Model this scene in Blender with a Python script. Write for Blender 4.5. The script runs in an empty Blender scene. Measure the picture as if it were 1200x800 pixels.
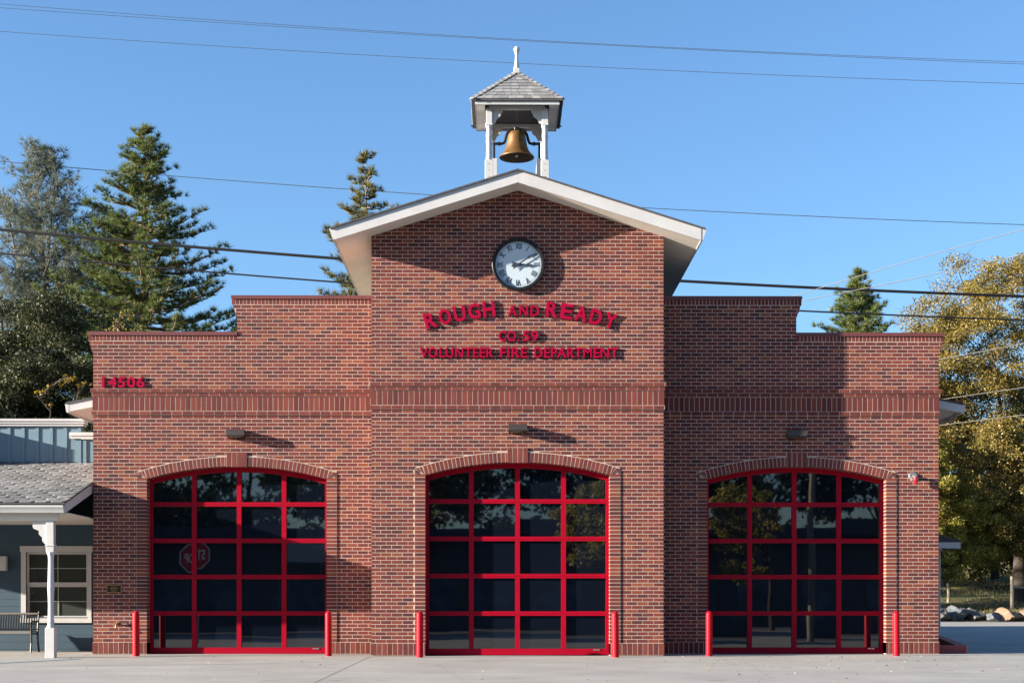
import bpy, math, random
import numpy as np
from mathutils import Vector, Matrix, noise
R = random.Random(7)
rng = np.random.default_rng(11)
rad = math.radians

# ------------------------------------------------------------------ camera, sky, sun, exposure
sc = bpy.context.scene
COL = sc.collection
cam = bpy.data.cameras.new('camera')
cam_o = bpy.data.objects.new('camera', cam)
COL.objects.link(cam_o)
sc.camera = cam_o
cam_o.location = (-0.3345, -30.14, 0.92)
cam_o.rotation_euler = (rad(90), 0, -math.atan(14 / 1748.0))
cam.sensor_width = 36.0
cam.lens = 1748.0 / 1200.0 * 36.0
cam.shift_y = (713 - 400) / 1200.0
cam.clip_end = 3000

SUN_TRAVEL = Vector((8.0, 1.88, -1.9))          # low winter afternoon sun, raking the front from the left
el = math.asin(1.9 / SUN_TRAVEL.length)
az = math.atan2(-8.0, -1.88)                    # azimuth of the sun itself, clockwise from +Y
world = bpy.data.worlds.new('World')
sc.world = world
world.use_nodes = True
wn = world.node_tree
sky = wn.nodes.new('ShaderNodeTexSky')
sky.sky_type = 'NISHITA'
sky.sun_disc = False
sky.sun_elevation = el
sky.sun_rotation = az % (2 * math.pi)
sky.air_density, sky.dust_density, sky.ozone_density = 1.0, 0.6, 4.5
bg = wn.nodes['Background']
bg.inputs[1].default_value = 0.064
wn.links.new(sky.outputs[0], bg.inputs[0])
sun = bpy.data.lights.new('sun', 'SUN')
sun.energy = 5.0
sun.angle = rad(0.5)
sun.color = (1.0, 0.88, 0.73)
sun_o = bpy.data.objects.new('sun', sun)
COL.objects.link(sun_o)
sun_o.rotation_euler = SUN_TRAVEL.to_track_quat('-Z', 'Y').to_euler()
sun_o.location = (-60, -10, 40)
sc.view_settings.view_transform = 'Standard'
sc.view_settings.look = 'None'
sc.view_settings.exposure = 2.18
sc.view_settings.gamma = 1.0
sc.view_settings.use_curve_mapping = False
sc.cycles.use_denoising = True
sc.cycles.max_bounces = 8

# ------------------------------------------------------------------ materials
def mat(name):
    m = bpy.data.materials.new(name)
    m.use_nodes = True
    return m, m.node_tree, m.node_tree.nodes['Principled BSDF']

def setp(b, color=None, rough=0.6, metal=0.0, spec=0.5):
    if color: b.inputs['Base Color'].default_value = (*color, 1)
    b.inputs['Roughness'].default_value = rough
    b.inputs['Metallic'].default_value = metal
    b.inputs['Specular IOR Level'].default_value = spec

def ramp(nt, stops, interp='LINEAR'):
    r = nt.nodes.new('ShaderNodeValToRGB')
    r.color_ramp.interpolation = interp
    e = r.color_ramp.elements
    while len(e) > 1: e.remove(e[0])
    e[0].position = stops[0][0]; e[0].color = (*stops[0][1], 1)
    for p, c in stops[1:]:
        x = e.new(p); x.color = (*c, 1)
    return r

def noise_node(nt, scale, detail=4, rough=0.55, vec=None):
    n = nt.nodes.new('ShaderNodeTexNoise')
    n.inputs['Scale'].default_value = scale
    n.inputs['Detail'].default_value = detail
    n.inputs['Roughness'].default_value = rough
    if vec is None:
        tc = nt.nodes.new('ShaderNodeTexCoord'); vec = tc.outputs['Object']
    nt.links.new(vec, n.inputs['Vector'])
    return n

def mul(nt, a, b, fac=1.0):
    m = nt.nodes.new('ShaderNodeMix'); m.data_type = 'RGBA'; m.blend_type = 'MULTIPLY'
    m.inputs[0].default_value = fac
    nt.links.new(a, m.inputs[6]); nt.links.new(b, m.inputs[7])
    return m.outputs[2]

def bump(nt, b, h, strength=0.3, dist=0.01):
    n = nt.nodes.new('ShaderNodeBump')
    n.inputs['Strength'].default_value = strength
    n.inputs['Distance'].default_value = dist
    nt.links.new(h, n.inputs['Height']); nt.links.new(n.outputs[0], b.inputs['Normal'])

def plain(name, color, rough=0.6, metal=0.0, var=0.12, scale=6.0, bmp=0.0, spec=0.5):
    """paint, metal or wood with slight uneven wear"""
    m, nt, b = mat(name)
    setp(b, color, rough, metal, spec)
    n = noise_node(nt, scale)
    lo = tuple(c * (1 - var) for c in color); hi = tuple(min(1, c * (1 + var)) for c in color)
    r = ramp(nt, [(0.3, lo), (0.7, hi)])
    nt.links.new(n.outputs[0], r.inputs[0]); nt.links.new(r.outputs[0], b.inputs['Base Color'])
    if bmp:
        n2 = noise_node(nt, scale * 12)
        bump(nt, b, n2.outputs[0], bmp, 0.01)
    return m

def island(name, stops, rough=0.8, grain=25.0, gvar=0.25, bmp=0.0, bscale=90.0, spec=0.3, streak=False):
    """every loose piece of the mesh (a brick, a shingle) gets its own tone"""
    m, nt, b = mat(name)
    setp(b, None, rough, 0, spec)
    g = nt.nodes.new('ShaderNodeNewGeometry')
    r = ramp(nt, stops)
    nt.links.new(g.outputs['Random Per Island'], r.inputs[0])
    n = noise_node(nt, grain)
    r2 = ramp(nt, [(0.25, (1 - gvar,) * 3), (0.75, (1, 1, 1))])
    nt.links.new(n.outputs[0], r2.inputs[0])
    n3 = noise_node(nt, 0.9)
    r3 = ramp(nt, [(0.3, (0.84, 0.84, 0.86)), (0.7, (1.04, 1.02, 1.0))])
    nt.links.new(n3.outputs[0], r3.inputs[0])
    c = mul(nt, mul(nt, r.outputs[0], r2.outputs[0]), r3.outputs[0])
    if streak:
        tc = nt.nodes.new('ShaderNodeTexCoord'); mp = nt.nodes.new('ShaderNodeMapping'); mp.inputs['Scale'].default_value = (3.5, 3.5, 0.22)
        nt.links.new(tc.outputs['Object'], mp.inputs['Vector'])
        n4 = noise_node(nt, 1.0, 5, 0.65, mp.outputs[0])
        r4 = ramp(nt, [(0.30, (0.80, 0.80, 0.82)), (0.52, (1, 1, 1)), (0.74, (1.10, 1.12, 1.14))])
        nt.links.new(n4.outputs[0], r4.inputs[0]); c = mul(nt, c, r4.outputs[0])
    nt.links.new(c, b.inputs['Base Color'])
    if bmp:
        n2 = noise_node(nt, bscale)
        bump(nt, b, n2.outputs[0], bmp, 0.004)
    return m

def leafmat(name, stops, trans=0.35, rough=0.6):
    m = bpy.data.materials.new(name); m.use_nodes = True
    nt = m.node_tree; nt.nodes.remove(nt.nodes['Principled BSDF'])
    out = nt.nodes['Material Output']
    g = nt.nodes.new('ShaderNodeNewGeometry')
    r = ramp(nt, stops)
    nt.links.new(g.outputs['Random Per Island'], r.inputs[0])
    n = noise_node(nt, 0.55, 2)
    r2 = ramp(nt, [(0.3, (0.65, 0.7, 0.65)), (0.7, (1.1, 1.05, 1.0))])
    nt.links.new(n.outputs[0], r2.inputs[0])
    c = mul(nt, r.outputs[0], r2.outputs[0])
    d = nt.nodes.new('ShaderNodeBsdfDiffuse'); t = nt.nodes.new('ShaderNodeBsdfTranslucent')
    nt.links.new(c, d.inputs[0]); nt.links.new(c, t.inputs[0])
    gl = nt.nodes.new('ShaderNodeBsdfGlossy'); gl.inputs['Roughness'].default_value = 0.45
    gl.inputs[0].default_value = (0.8, 0.85, 0.9, 1)
    mx = nt.nodes.new('ShaderNodeMixShader'); mx.inputs[0].default_value = trans
    nt.links.new(d.outputs[0], mx.inputs[1]); nt.links.new(t.outputs[0], mx.inputs[2])
    m2 = nt.nodes.new('ShaderNodeMixShader'); m2.inputs[0].default_value = 0.015
    nt.links.new(mx.outputs[0], m2.inputs[1]); nt.links.new(gl.outputs[0], m2.inputs[2])
    nt.links.new(m2.outputs[0], out.inputs[0])
    return m

BRICK_STOPS = [(0.0, (0.072, 0.021, 0.024)), (0.15, (0.100, 0.024, 0.025)), (0.36, (0.134, 0.029, 0.025)),
               (0.60, (0.158, 0.033, 0.026)), (0.82, (0.180, 0.040, 0.027)), (0.95, (0.210, 0.056, 0.030)), (1.0, (0.240, 0.074, 0.037))]
SOLD_STOPS = [(0.0, (0.106, 0.025, 0.024)), (0.5, (0.146, 0.032, 0.027)), (1.0, (0.182, 0.044, 0.031))]
M = {}
M['brick'] = island('brick', BRICK_STOPS, 0.85, 30, 0.30, 0.35, streak=True)
M['soldier'] = island('soldier_brick', SOLD_STOPS, 0.85, 30, 0.3, 0.35, streak=True)
M['mortar'] = plain('mortar', (0.375, 0.305, 0.258), 0.95, var=0.16, scale=2.2, bmp=0.1, spec=0.2)

def brick_side(name):
    m, nt, b = mat(name)
    setp(b, None, 0.9, 0, 0.3)
    tc = nt.nodes.new('ShaderNodeTexCoord'); sx = nt.nodes.new('ShaderNodeSeparateXYZ'); cx = nt.nodes.new('ShaderNodeCombineXYZ')
    nt.links.new(tc.outputs['Object'], sx.inputs[0])
    ad = nt.nodes.new('ShaderNodeMath'); ad.operation = 'ADD'
    nt.links.new(sx.outputs[0], ad.inputs[0]); nt.links.new(sx.outputs[1], ad.inputs[1])
    nt.links.new(ad.outputs[0], cx.inputs[0]); nt.links.new(sx.outputs[2], cx.inputs[1])
    t = nt.nodes.new('ShaderNodeTexBrick')
    t.offset = 0.5
    for k, v in (('Scale', 1.0), ('Mortar Size', 0.005), ('Brick Width', 0.214), ('Row Height', 0.0737), ('Mortar Smooth', 0.1), ('Bias', 0.0)):
        t.inputs[k].default_value = v
    t.inputs['Color1'].default_value = (0.13, 0.052, 0.045, 1); t.inputs['Color2'].default_value = (0.29, 0.095, 0.055, 1)
    t.inputs['Mortar'].default_value = (0.50, 0.44, 0.38, 1)
    nt.links.new(cx.outputs[0], t.inputs['Vector']); nt.links.new(t.outputs['Color'], b.inputs['Base Color'])
    return m
M['brick_side'] = brick_side('side_brick')
M['cap'] = plain('cap_metal', (0.115, 0.034, 0.033), 0.45, 0.0, 0.1, 2)
M['white'] = plain('white_paint', (0.43, 0.435, 0.44), 0.5, var=0.06, scale=3)
M['cream'] = plain('soffit_paint', (0.60, 0.57, 0.51), 0.7, var=0.06, scale=2)
M['purlin'] = plain('white_plank', (0.72, 0.70, 0.67), 0.6, var=0.08, scale=9)
M['red_frame'] = plain('red_door_paint', (0.27, 0.001, 0.014), 0.45, var=0.06, scale=4, spec=0.12)
M['red_bollard'] = plain('red_bollard_paint', (0.42, 0.002, 0.012), 0.45, var=0.08, scale=5, spec=0.15)
M['red_letter'] = plain('red_letter_paint', (0.27, 0.001, 0.028), 0.5, var=0.05, scale=8, spec=0.1)
M['bronze_box'] = plain('dark_bronze', (0.050, 0.042, 0.038), 0.45, 0.3, 0.1, 8)
M['black'] = plain('black_metal', (0.012, 0.012, 0.013), 0.4, 0.4, 0.1, 9)
M['clock_face'] = plain('clock_dial', (0.40, 0.48, 0.53), 0.4, var=0.03, scale=3)
M['blue_ink'] = plain('dial_ink', (0.020, 0.030, 0.055), 0.5)
M['bell'] = plain('bell_bronze', (0.130, 0.068, 0.022), 0.5, 0.35, 0.25, 7)
M['bell_inside'] = plain('bell_inside', (0.045, 0.026, 0.016), 0.8, 0.1, 0.2, 7)
M['shingle'] = island('grey_shingle', [(0, (0.17, 0.175, 0.18)), (0.5, (0.24, 0.245, 0.25)), (1, (0.31, 0.31, 0.31))], 0.95, 60, 0.25, 0.4, 200)
M['porch_shingle'] = island('porch_shingle', [(0, (0.14, 0.145, 0.145)), (0.5, (0.195, 0.20, 0.20)), (1, (0.26, 0.26, 0.255))], 0.95, 60, 0.3, 0.4, 200)
M['roof_dark'] = plain('dark_shingle', (0.055, 0.055, 0.062), 0.9, var=0.3, scale=14, bmp=0.3)
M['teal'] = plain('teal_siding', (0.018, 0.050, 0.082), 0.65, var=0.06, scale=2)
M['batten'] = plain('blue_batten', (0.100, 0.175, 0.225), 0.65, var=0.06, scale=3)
M['wood_grey'] = plain('weathered_wood', (0.20, 0.165, 0.125), 0.9, var=0.3, scale=12, bmp=0.3)
M['alum'] = plain('aluminium', (0.26, 0.24, 0.21), 0.4, 0.6, 0.08, 8)
M['brass'] = plain('brass', (0.30, 0.20, 0.07), 0.4, 0.8, 0.15, 20)
M['plaque'] = plain('plaque_field', (0.020, 0.012, 0.010), 0.35, 0.4)
M['chrome'] = plain('bright_metal', (0.55, 0.53, 0.50), 0.25, 0.9)
M['red_lens'] = plain('red_lens', (0.45, 0.004, 0.012), 0.15)
M['bark'] = plain('bark', (0.036, 0.028, 0.022), 0.95, var=0.35, scale=9, bmp=0.5)
M['pale_bark'] = plain('pale_bark', (0.20, 0.175, 0.150), 0.95, var=0.3, scale=9, bmp=0.5)
M['red_bark'] = plain('russet_bark', (0.120, 0.070, 0.045), 0.95, var=0.35, scale=9, bmp=0.5)
M['cable'] = plain('cable_black', (0.006, 0.006, 0.007), 0.6)
M['wire'] = plain('wire_grey', (0.09, 0.12, 0.17), 0.5, 0.3)
M['wire_pale'] = plain('wire_pale', (0.36, 0.33, 0.28), 0.5, 0.0)
M['curb_red'] = plain('curb_red_paint', (0.32, 0.050, 0.045), 0.6, var=0.15, scale=7)
M['soil'] = plain('soil', (0.035, 0.028, 0.020), 1.0, var=0.4, scale=15, bmp=0.6)
M['blue_mark'] = plain('blue_marking', (0.13, 0.28, 0.42), 0.8, var=0.3, scale=9)
M['joint'] = plain('joint_line', (0.17, 0.165, 0.155), 0.95, var=0.3, scale=6)

def glass(name, tint=(0.003, 0.005, 0.010), ior=1.9):
    m, nt, b = mat(name)
    setp(b, tint, 0.015, 0, 0.5)
    b.inputs['IOR'].default_value = ior
    n = noise_node(nt, 1.3, 1)
    bump(nt, b, n.outputs[0], 0.035, 0.01)
    return m
M['glass'] = glass('dark_glazing')
M['window_glass'] = glass('window_glass', (0.040, 0.047, 0.043), 1.45)

def concrete():
    m, nt, b = mat('concrete')
    setp(b, None, 0.85, 0, 0.35)
    tc = nt.nodes.new('ShaderNodeTexCoord')
    n1 = noise_node(nt, 0.45, 6, 0.6)
    r1 = ramp(nt, [(0.3, (0.250, 0.246, 0.232)), (0.7, (0.345, 0.338, 0.318))])
    nt.links.new(n1.outputs[0], r1.inputs[0])
    mp = nt.nodes.new('ShaderNodeMapping'); mp.inputs['Scale'].default_value = (0.6, 7.0, 1)
    nt.links.new(tc.outputs['Object'], mp.inputs['Vector'])
    n2 = noise_node(nt, 1.0, 5, 0.6, mp.outputs[0])
    r2 = ramp(nt, [(0.3, (0.82, 0.82, 0.83)), (0.62, (1, 1, 1))])
    nt.links.new(n2.outputs[0], r2.inputs[0])
    n3 = noise_node(nt, 40, 3)
    r3 = ramp(nt, [(0.25, (0.86, 0.86, 0.86)), (0.6, (1, 1, 1))])
    nt.links.new(n3.outputs[0], r3.inputs[0])
    n5 = noise_node(nt, 1.7, 3, 0.5)
    r5 = ramp(nt, [(0.24, (0.62, 0.60, 0.58)), (0.36, (1, 1, 1))])
    nt.links.new(n5.outputs[0], r5.inputs[0])
    vo = nt.nodes.new('ShaderNodeTexVoronoi'); vo.feature = 'DISTANCE_TO_EDGE'; vo.inputs['Scale'].default_value = 0.16; vo.inputs['Randomness'].default_value = 1.0
    wv = nt.nodes.new('ShaderNodeMix'); wv.data_type = 'RGBA'; wv.inputs[0].default_value = 0.10
    nd = noise_node(nt, 0.9, 6, 0.7)
    nt.links.new(tc.outputs['Object'], wv.inputs[6]); nt.links.new(nd.outputs['Color'], wv.inputs[7]); nt.links.new(wv.outputs[2], vo.inputs['Vector'])
    r6 = ramp(nt, [(0.0, (0.88, 0.88, 0.87)), (0.0022, (1, 1, 1))])
    nt.links.new(vo.outputs['Distance'], r6.inputs[0])
    nt.links.new(mul(nt, mul(nt, mul(nt, mul(nt, r1.outputs[0], r2.outputs[0]), r3.outputs[0]), r5.outputs[0]), r6.outputs[0]), b.inputs['Base Color'])
    bump(nt, b, n3.outputs[0], 0.25, 0.01)
    return m
M['concrete'] = concrete()

def earth():
    m, nt, b = mat('hill_earth')
    setp(b, None, 1.0, 0, 0.1)
    n1 = noise_node(nt, 0.16, 5, 0.6)
    n2 = noise_node(nt, 3.0, 6, 0.7)
    r1 = ramp(nt, [(0.32, (0.065, 0.074, 0.024)), (0.48, (0.115, 0.105, 0.046)), (0.62, (0.150, 0.115, 0.066))])
    r2 = ramp(nt, [(0.25, (0.55, 0.55, 0.55)), (0.7, (1.1, 1.1, 1.1))])
    nt.links.new(n1.outputs[0], r1.inputs[0]); nt.links.new(n2.outputs[0], r2.inputs[0])
    nt.links.new(mul(nt, r1.outputs[0], r2.outputs[0]), b.inputs['Base Color'])
    bump(nt, b, n2.outputs[0], 0.8, 0.08)
    return m
M['earth'] = earth()
M['asphalt'] = plain('asphalt', (0.055, 0.054, 0.052), 0.9, var=0.25, scale=4, bmp=0.3)
M['rock_grey'] = plain('boulder_stone', (0.085, 0.080, 0.075), 0.95, var=0.5, scale=5, bmp=0.6)
M['rock_tan'] = plain('boulder_tan', (0.170, 0.115, 0.075), 0.95, var=0.4, scale=5, bmp=0.6)
M['rock_blue'] = plain('boulder_blue', (0.070, 0.080, 0.090), 0.95, var=0.5, scale=5, bmp=0.6)
M['oak_leaf'] = leafmat('autumn_oak_leaf', [(0, (0.105, 0.094, 0.020)), (0.35, (0.205, 0.170, 0.040)), (0.7, (0.285, 0.225, 0.062)), (1, (0.350, 0.230, 0.080))], 0.45)
M['yellow_leaf'] = leafmat('yellow_leaf', [(0, (0.150, 0.145, 0.026)), (0.5, (0.310, 0.280, 0.056)), (1, (0.450, 0.370, 0.085))], 0.45)
M['dark_leaf'] = leafmat('live_oak_leaf', [(0, (0.018, 0.023, 0.010)), (0.6, (0.050, 0.058, 0.025)), (1, (0.105, 0.108, 0.052))], 0.15)
M['gold_leaf'] = leafmat('golden_vine_leaf', [(0, (0.16, 0.12, 0.015)), (1, (0.42, 0.28, 0.02))], 0.35)
M['brush_leaf'] = leafmat('grey_brush_leaf', [(0, (0.10, 0.09, 0.06)), (1, (0.20, 0.175, 0.13))], 0.2)
M['needle'] = leafmat('pine_needle', [(0, (0.055, 0.090, 0.026)), (0.6, (0.115, 0.155, 0.046)), (1, (0.200, 0.210, 0.066))], 0.28)
M['grey_needle'] = leafmat('grey_pine_needle', [(0, (0.105, 0.128, 0.105)), (0.6, (0.150, 0.176, 0.142)), (1, (0.215, 0.222, 0.170))], 0.3)
M['gold_needle'] = leafmat('olive_needle', [(0, (0.070, 0.082, 0.022)), (0.6, (0.135, 0.135, 0.042)), (1, (0.22, 0.185, 0.065))], 0.25)
M['green_leaf'] = leafmat('shrub_leaf', [(0, (0.020, 0.040, 0.012)), (1, (0.060, 0.090, 0.025))], 0.2)
M['grass_blade'] = leafmat('grass_blade', [(0, (0.065, 0.085, 0.020)), (0.5, (0.14, 0.128, 0.050)), (1, (0.26, 0.21, 0.11))], 0.3)
M['litter'] = leafmat('fallen_leaf', [(0, (0.16, 0.075, 0.035)), (0.5, (0.30, 0.20, 0.12)), (1, (0.55, 0.45, 0.33))], 0.1)

# ------------------------------------------------------------------ mesh helpers
class MB:
    def __init__(s): s.v = []; s.f = []; s.m = []
    def add(s, vs, fs, mi=0):
        b = len(s.v); s.v.extend(vs)
        for f in fs: s.f.append(tuple(i + b for i in f)); s.m.append(mi)
        return s
    def hexa(s, p, mi=0):
        """eight corners: 0-3 front (y low) counter-clockwise from lower left, 4-7 the same at the back"""
        return s.add(p, [(0, 1, 2, 3), (5, 4, 7, 6), (4, 0, 3, 7), (1, 5, 6, 2), (3, 2, 6, 7), (4, 5, 1, 0)], mi)
    def box(s, x0, x1, y0, y1, z0, z1, mi=0):
        return s.hexa([(x0, y0, z0), (x1, y0, z0), (x1, y0, z1), (x0, y0, z1), (x0, y1, z0), (x1, y1, z0), (x1, y1, z1), (x0, y1, z1)], mi)
    def cbox(s, c, d, mi=0, b=0.0):
        """box from centre and size; b chamfers the four vertical edges"""
        x, y, z = c; w, e, h = (k / 2 for k in d)
        if not b: return s.box(x - w, x + w, y - e, y + e, z - h, z + h, mi)
        pr = [(x - w + b, y - e), (x + w - b, y - e), (x + w, y - e + b), (x + w, y + e - b), (x + w - b, y + e), (x - w + b, y + e), (x - w, y + e - b), (x - w, y - e + b)]
        return s.prism_z(pr, z - h, z + h, mi)
    def prism_z(s, pr, z0, z1, mi=0):
        n = len(pr)
        return s.add([(x, y, z0) for x, y in pr] + [(x, y, z1) for x, y in pr],
                     [tuple(range(n - 1, -1, -1)), tuple(range(n, 2 * n))] + [(i, (i + 1) % n, n + (i + 1) % n, n + i) for i in range(n)], mi)
    def prism_y(s, pr, y0, y1, mi=0):
        """profile in x,z (counter-clockwise seen from the front) pushed along y"""
        n = len(pr)
        return s.add([(x, y0, z) for x, z in pr] + [(x, y1, z) for x, z in pr],
                     [tuple(range(n)), tuple(range(2 * n - 1, n - 1, -1))] + [((i + 1) % n, i, n + i, n + (i + 1) % n) for i in range(n)], mi)
    def prism_x(s, pr, x0, x1, mi=0):
        """profile in y,z pushed along x"""
        n = len(pr)
        return s.add([(x0, y, z) for y, z in pr] + [(x1, y, z) for y, z in pr],
                     [tuple(range(n)), tuple(range(2 * n - 1, n - 1, -1))] + [((i + 1) % n, i, n + i, n + (i + 1) % n) for i in range(n)], mi)
    def tube(s, pts, r, n=8, mi=0, cap=True):
        pts = [Vector(p) for p in pts]
        if not hasattr(r, '__len__'): r = [r] * len(pts)
        ref = None; rings = []
        for i, p in enumerate(pts):
            t = (pts[min(i + 1, len(pts) - 1)] - pts[max(i - 1, 0)]).normalized()
            if ref is None:
                a = Vector((0, 0, 1)) if abs(t.z) < 0.9 else Vector((1, 0, 0))
                ref = t.cross(a).normalized()
            ref = (ref - t * ref.dot(t)).normalized(); b = t.cross(ref)
            rings.append([tuple(p + (ref * math.cos(2 * math.pi * k / n) + b * math.sin(2 * math.pi * k / n)) * r[i]) for k in range(n)])
        vs = [q for ring in rings for q in ring]
        fs = [(i * n + k, i * n + (k + 1) % n, (i + 1) * n + (k + 1) % n, (i + 1) * n + k) for i in range(len(pts) - 1) for k in range(n)]
        if cap: fs += [tuple(range(n - 1, -1, -1)), tuple(range(len(vs) - n, len(vs)))]
        return s.add(vs, fs, mi)
    def lathe(s, prof, c=(0, 0, 0), n=24, mi=0, sq=None, ang=0.0):
        """profile of (radius, z) turned about z"""
        vs = []; m = len(prof)
        for r, z in prof:
            for k in range(n):
                a = 2 * math.pi * k / n + ang
                vs.append((c[0] + r * math.cos(a), c[1] + r * math.sin(a), c[2] + z))
        fs = [(i * n + k, i * n + (k + 1) % n, (i + 1) * n + (k + 1) % n, (i + 1) * n + k) for i in range(m - 1) for k in range(n)]
        return s.add(vs, fs, mi)
    def build(s, name, mats, parent=None, smooth=False):
        me = bpy.data.meshes.new(name)
        me.from_pydata(s.v, [], s.f)
        for m in (mats if isinstance(mats, (list, tuple)) else [mats]): me.materials.append(m)
        if len(set(s.m)) > 1: me.polygons.foreach_set('material_index', s.m)
        if smooth:
            me.polygons.foreach_set('use_smooth', [True] * len(me.polygons))
            try: me.set_sharp_from_angle(angle=rad(40))
            except Exception: pass
        me.update()
        return link(name, me, parent)

def link(name, me, parent=None):
    o = bpy.data.objects.new(name, me)
    COL.objects.link(o)
    if parent is not None:
        o.parent = parent
        if parent.type == 'EMPTY': o.matrix_parent_inverse = Matrix.Translation(-Vector(parent.location))
    return o

def np_mesh(name, verts, k, material, parent=None):
    """many separate k-sided faces from an (n, k, 3) array"""
    n = len(verts)
    me = bpy.data.meshes.new(name)
    me.vertices.add(n * k); me.vertices.foreach_set('co', np.ascontiguousarray(verts, dtype=np.float32).ravel())
    me.loops.add(n * k); me.loops.foreach_set('vertex_index', np.arange(n * k, dtype=np.int32))
    me.polygons.add(n); me.polygons.foreach_set('loop_start', np.arange(0, n * k, k, dtype=np.int32))
    me.materials.append(material)
    me.update(calc_edges=True)
    return link(name, me, parent)

def empty(name, loc=(0, 0, 0)):
    o = bpy.data.objects.new(name, None)
    o.empty_display_size = 0.2; o.location = loc
    COL.objects.link(o)
    return o

def tag(o, label=None, cat=None, group=None, kind=None):
    if label: o['label'] = label
    if cat: o['category'] = cat
    if group: o['group'] = group
    if kind: o['kind'] = kind
    return o

# ------------------------------------------------------------------ ground
def gz(x, y):
    """height of the ground: drive falls gently to the street, rises behind, bank and hill at the back"""
    y = y / 1.88
    if y < -15: z = -0.30
    elif y < 0: z = 0.02 * y
    elif y < 3: z = 0.0
    elif y < 20: z = 0.02 * (y - 3)
    elif y < 20.9: z = 0.34 + 0.42 * (y - 20) / 0.9
    elif y < 35: z = 0.76 + 0.105 * (y - 20.9)
    elif y < 62: z = 2.24 + 0.17 * (y - 35)
    else: z = 6.83 + 0.06 * (y - 62)
    if y > 21: z += 0.35 * noise.noise(Vector((x * 0.12, y * 0.12, 0))) * min(1, (y - 21) / 4) + 0.10 * noise.noise(Vector((x * 0.6, y * 0.6, 3))) * min(1, (y - 21) / 3)
    return z

def sheet(name, xs, ys, dz, material, kind='structure'):
    mb = MB()
    vs = [(x, y, gz(x, y) + dz) for y in ys for x in xs]
    n = len(xs)
    mb.add(vs, [(j * n + i, j * n + i + 1, (j + 1) * n + i + 1, (j + 1) * n + i) for j in range(len(ys) - 1) for i in range(n - 1)])
    o = mb.build(name, material, None, True)
    return tag(o, kind=kind)

YS = [1.88 * v for v in [-900, -300, -120, -80, -60, -40, -30, -22, -15, -10, -6, -3, -1.5, 0, 3, 6, 9, 12, 15, 18, 20, 20.3, 20.6, 20.9] + [21.3 + 0.7 * i for i in range(66)] + [70, 80, 95, 120, 160, 220, 400, 1200]]
XS = [-1200, -500, -200, -120, -80, -60, -45, -35] + [-30 + 1.5 * i for i in range(50)] + [46, 52, 60, 75, 100, 140, 220, 500, 1200]
sheet('ground', XS, YS, 0.0, M['earth'])
sheet('driveway', [-60, -45, -30, -20, -10, 0, 10, 20, 30, 40, 55, 75], [1.88 * v for v in (-20, -15, -10, -6, -3, -1.5, 0, 3, 6, 9, 12, 15, 18, 19.7)], 0.006, M['concrete'])
sheet('street', [-300, -100, -40, 0, 40, 100, 300], [-49, -45, -41, -37.65], 0.008, M['asphalt'])
jb = MB()
def ground_strip(mb, x0, y0, x1, y1, w, dz, mi=0, n=6):
    d = Vector((x1 - x0, y1 - y0, 0)); p = Vector((-d.y, d.x, 0)).normalized() * w / 2
    for i in range(n):
        a = Vector((x0, y0, 0)) + d * (i / n); b = Vector((x0, y0, 0)) + d * ((i + 1) / n)
        q = [a - p, b - p, b + p, a + p]
        mb.add([(v.x, v.y, gz(v.x, v.y) + dz) for v in q], [(0, 1, 2, 3)], mi)
ground_strip(jb, -2.87, -0.92, -2.95, -27, 0.014, 0.010, 0, 12)
ground_strip(jb, -26, -2.9, 26, -2.9, 0.012, 0.010)
ground_strip(jb, 9.6, -2.91, 9.7, -27, 0.014, 0.010, 0, 12)
ground_strip(jb, -9.4, -2.91, -9.6, -27, 0.014, 0.010, 0, 12)
tag(jb.build('pavement_joints', M['joint']), kind='structure')
bm_ = MB()
ground_strip(bm_, -8.2, -2.2, -10.6, -6.4, 0.13, 0.014)
ground_strip(bm_, -9.7, -4.5, -13.5, -4.9, 0.13, 0.014)
ground_strip(bm_, -9.9, -5.8, -13.5, -6.4, 0.13, 0.014)
tag(bm_.build('pavement_marking', M['blue_mark']), kind='structure')

# ------------------------------------------------------------------ the brick fire station
C0, LB, J = 0.0737, 0.214, 0.0122        # course height, brick pitch, joint
P = 0.895                                # the centre bay stands this far in front of the wings
HW, PIL = 1.81, 0.21                     # half width of a door opening, width of its brick surround
Z_BASE, Z_S1, Z_S2, Z_S3, Z_S4 = 0.25, 4.82, 4.905, 5.195, 5.355
SPR, APX = 3.54, 3.795                   # springing and crown of the door arches
RI = (HW ** 2 + (APX - SPR) ** 2) / (2 * (APX - SPR)); ZI = APX - RI
XO, ZO_E, ZO_A = HW + PIL, 3.665, 3.985  # outer curve of the arch
RO = (XO ** 2 + (ZO_A - ZO_E) ** 2) / (2 * (ZO_A - ZO_E)); ZO = ZO_A - RO
def arc_in(dx): return ZI + math.sqrt(max(0, RI ** 2 - dx ** 2))
def arc_out(dx): return ZO + math.sqrt(max(0, RO ** 2 - dx ** 2))

station = empty('fire_station', (0, 0, 0))
tag(station, 'red brick fire station with stepped parapets, three arched garage doors and a gabled centre', 'fire station')

def brick(mb, x0, x1, y, z0, z1, depth=0.02, mi=0):
    if x1 - x0 < 0.012: return
    a, b = R.uniform(-0.0004, 0.0004), R.uniform(-0.0004, 0.0004)
    c = R.uniform(-0.0004, 0.0004)
    e = 0.0011
    mb.hexa([(x0, y + a + c - e, z0), (x1, y + b + c - e, z0), (x1, y + b - c - e, z1), (x0, y + a - c - e, z1),
             (x0, y + depth, z0), (x1, y + depth, z0), (x1, y + depth, z1), (x0, y + depth, z1)], mi)

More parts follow.
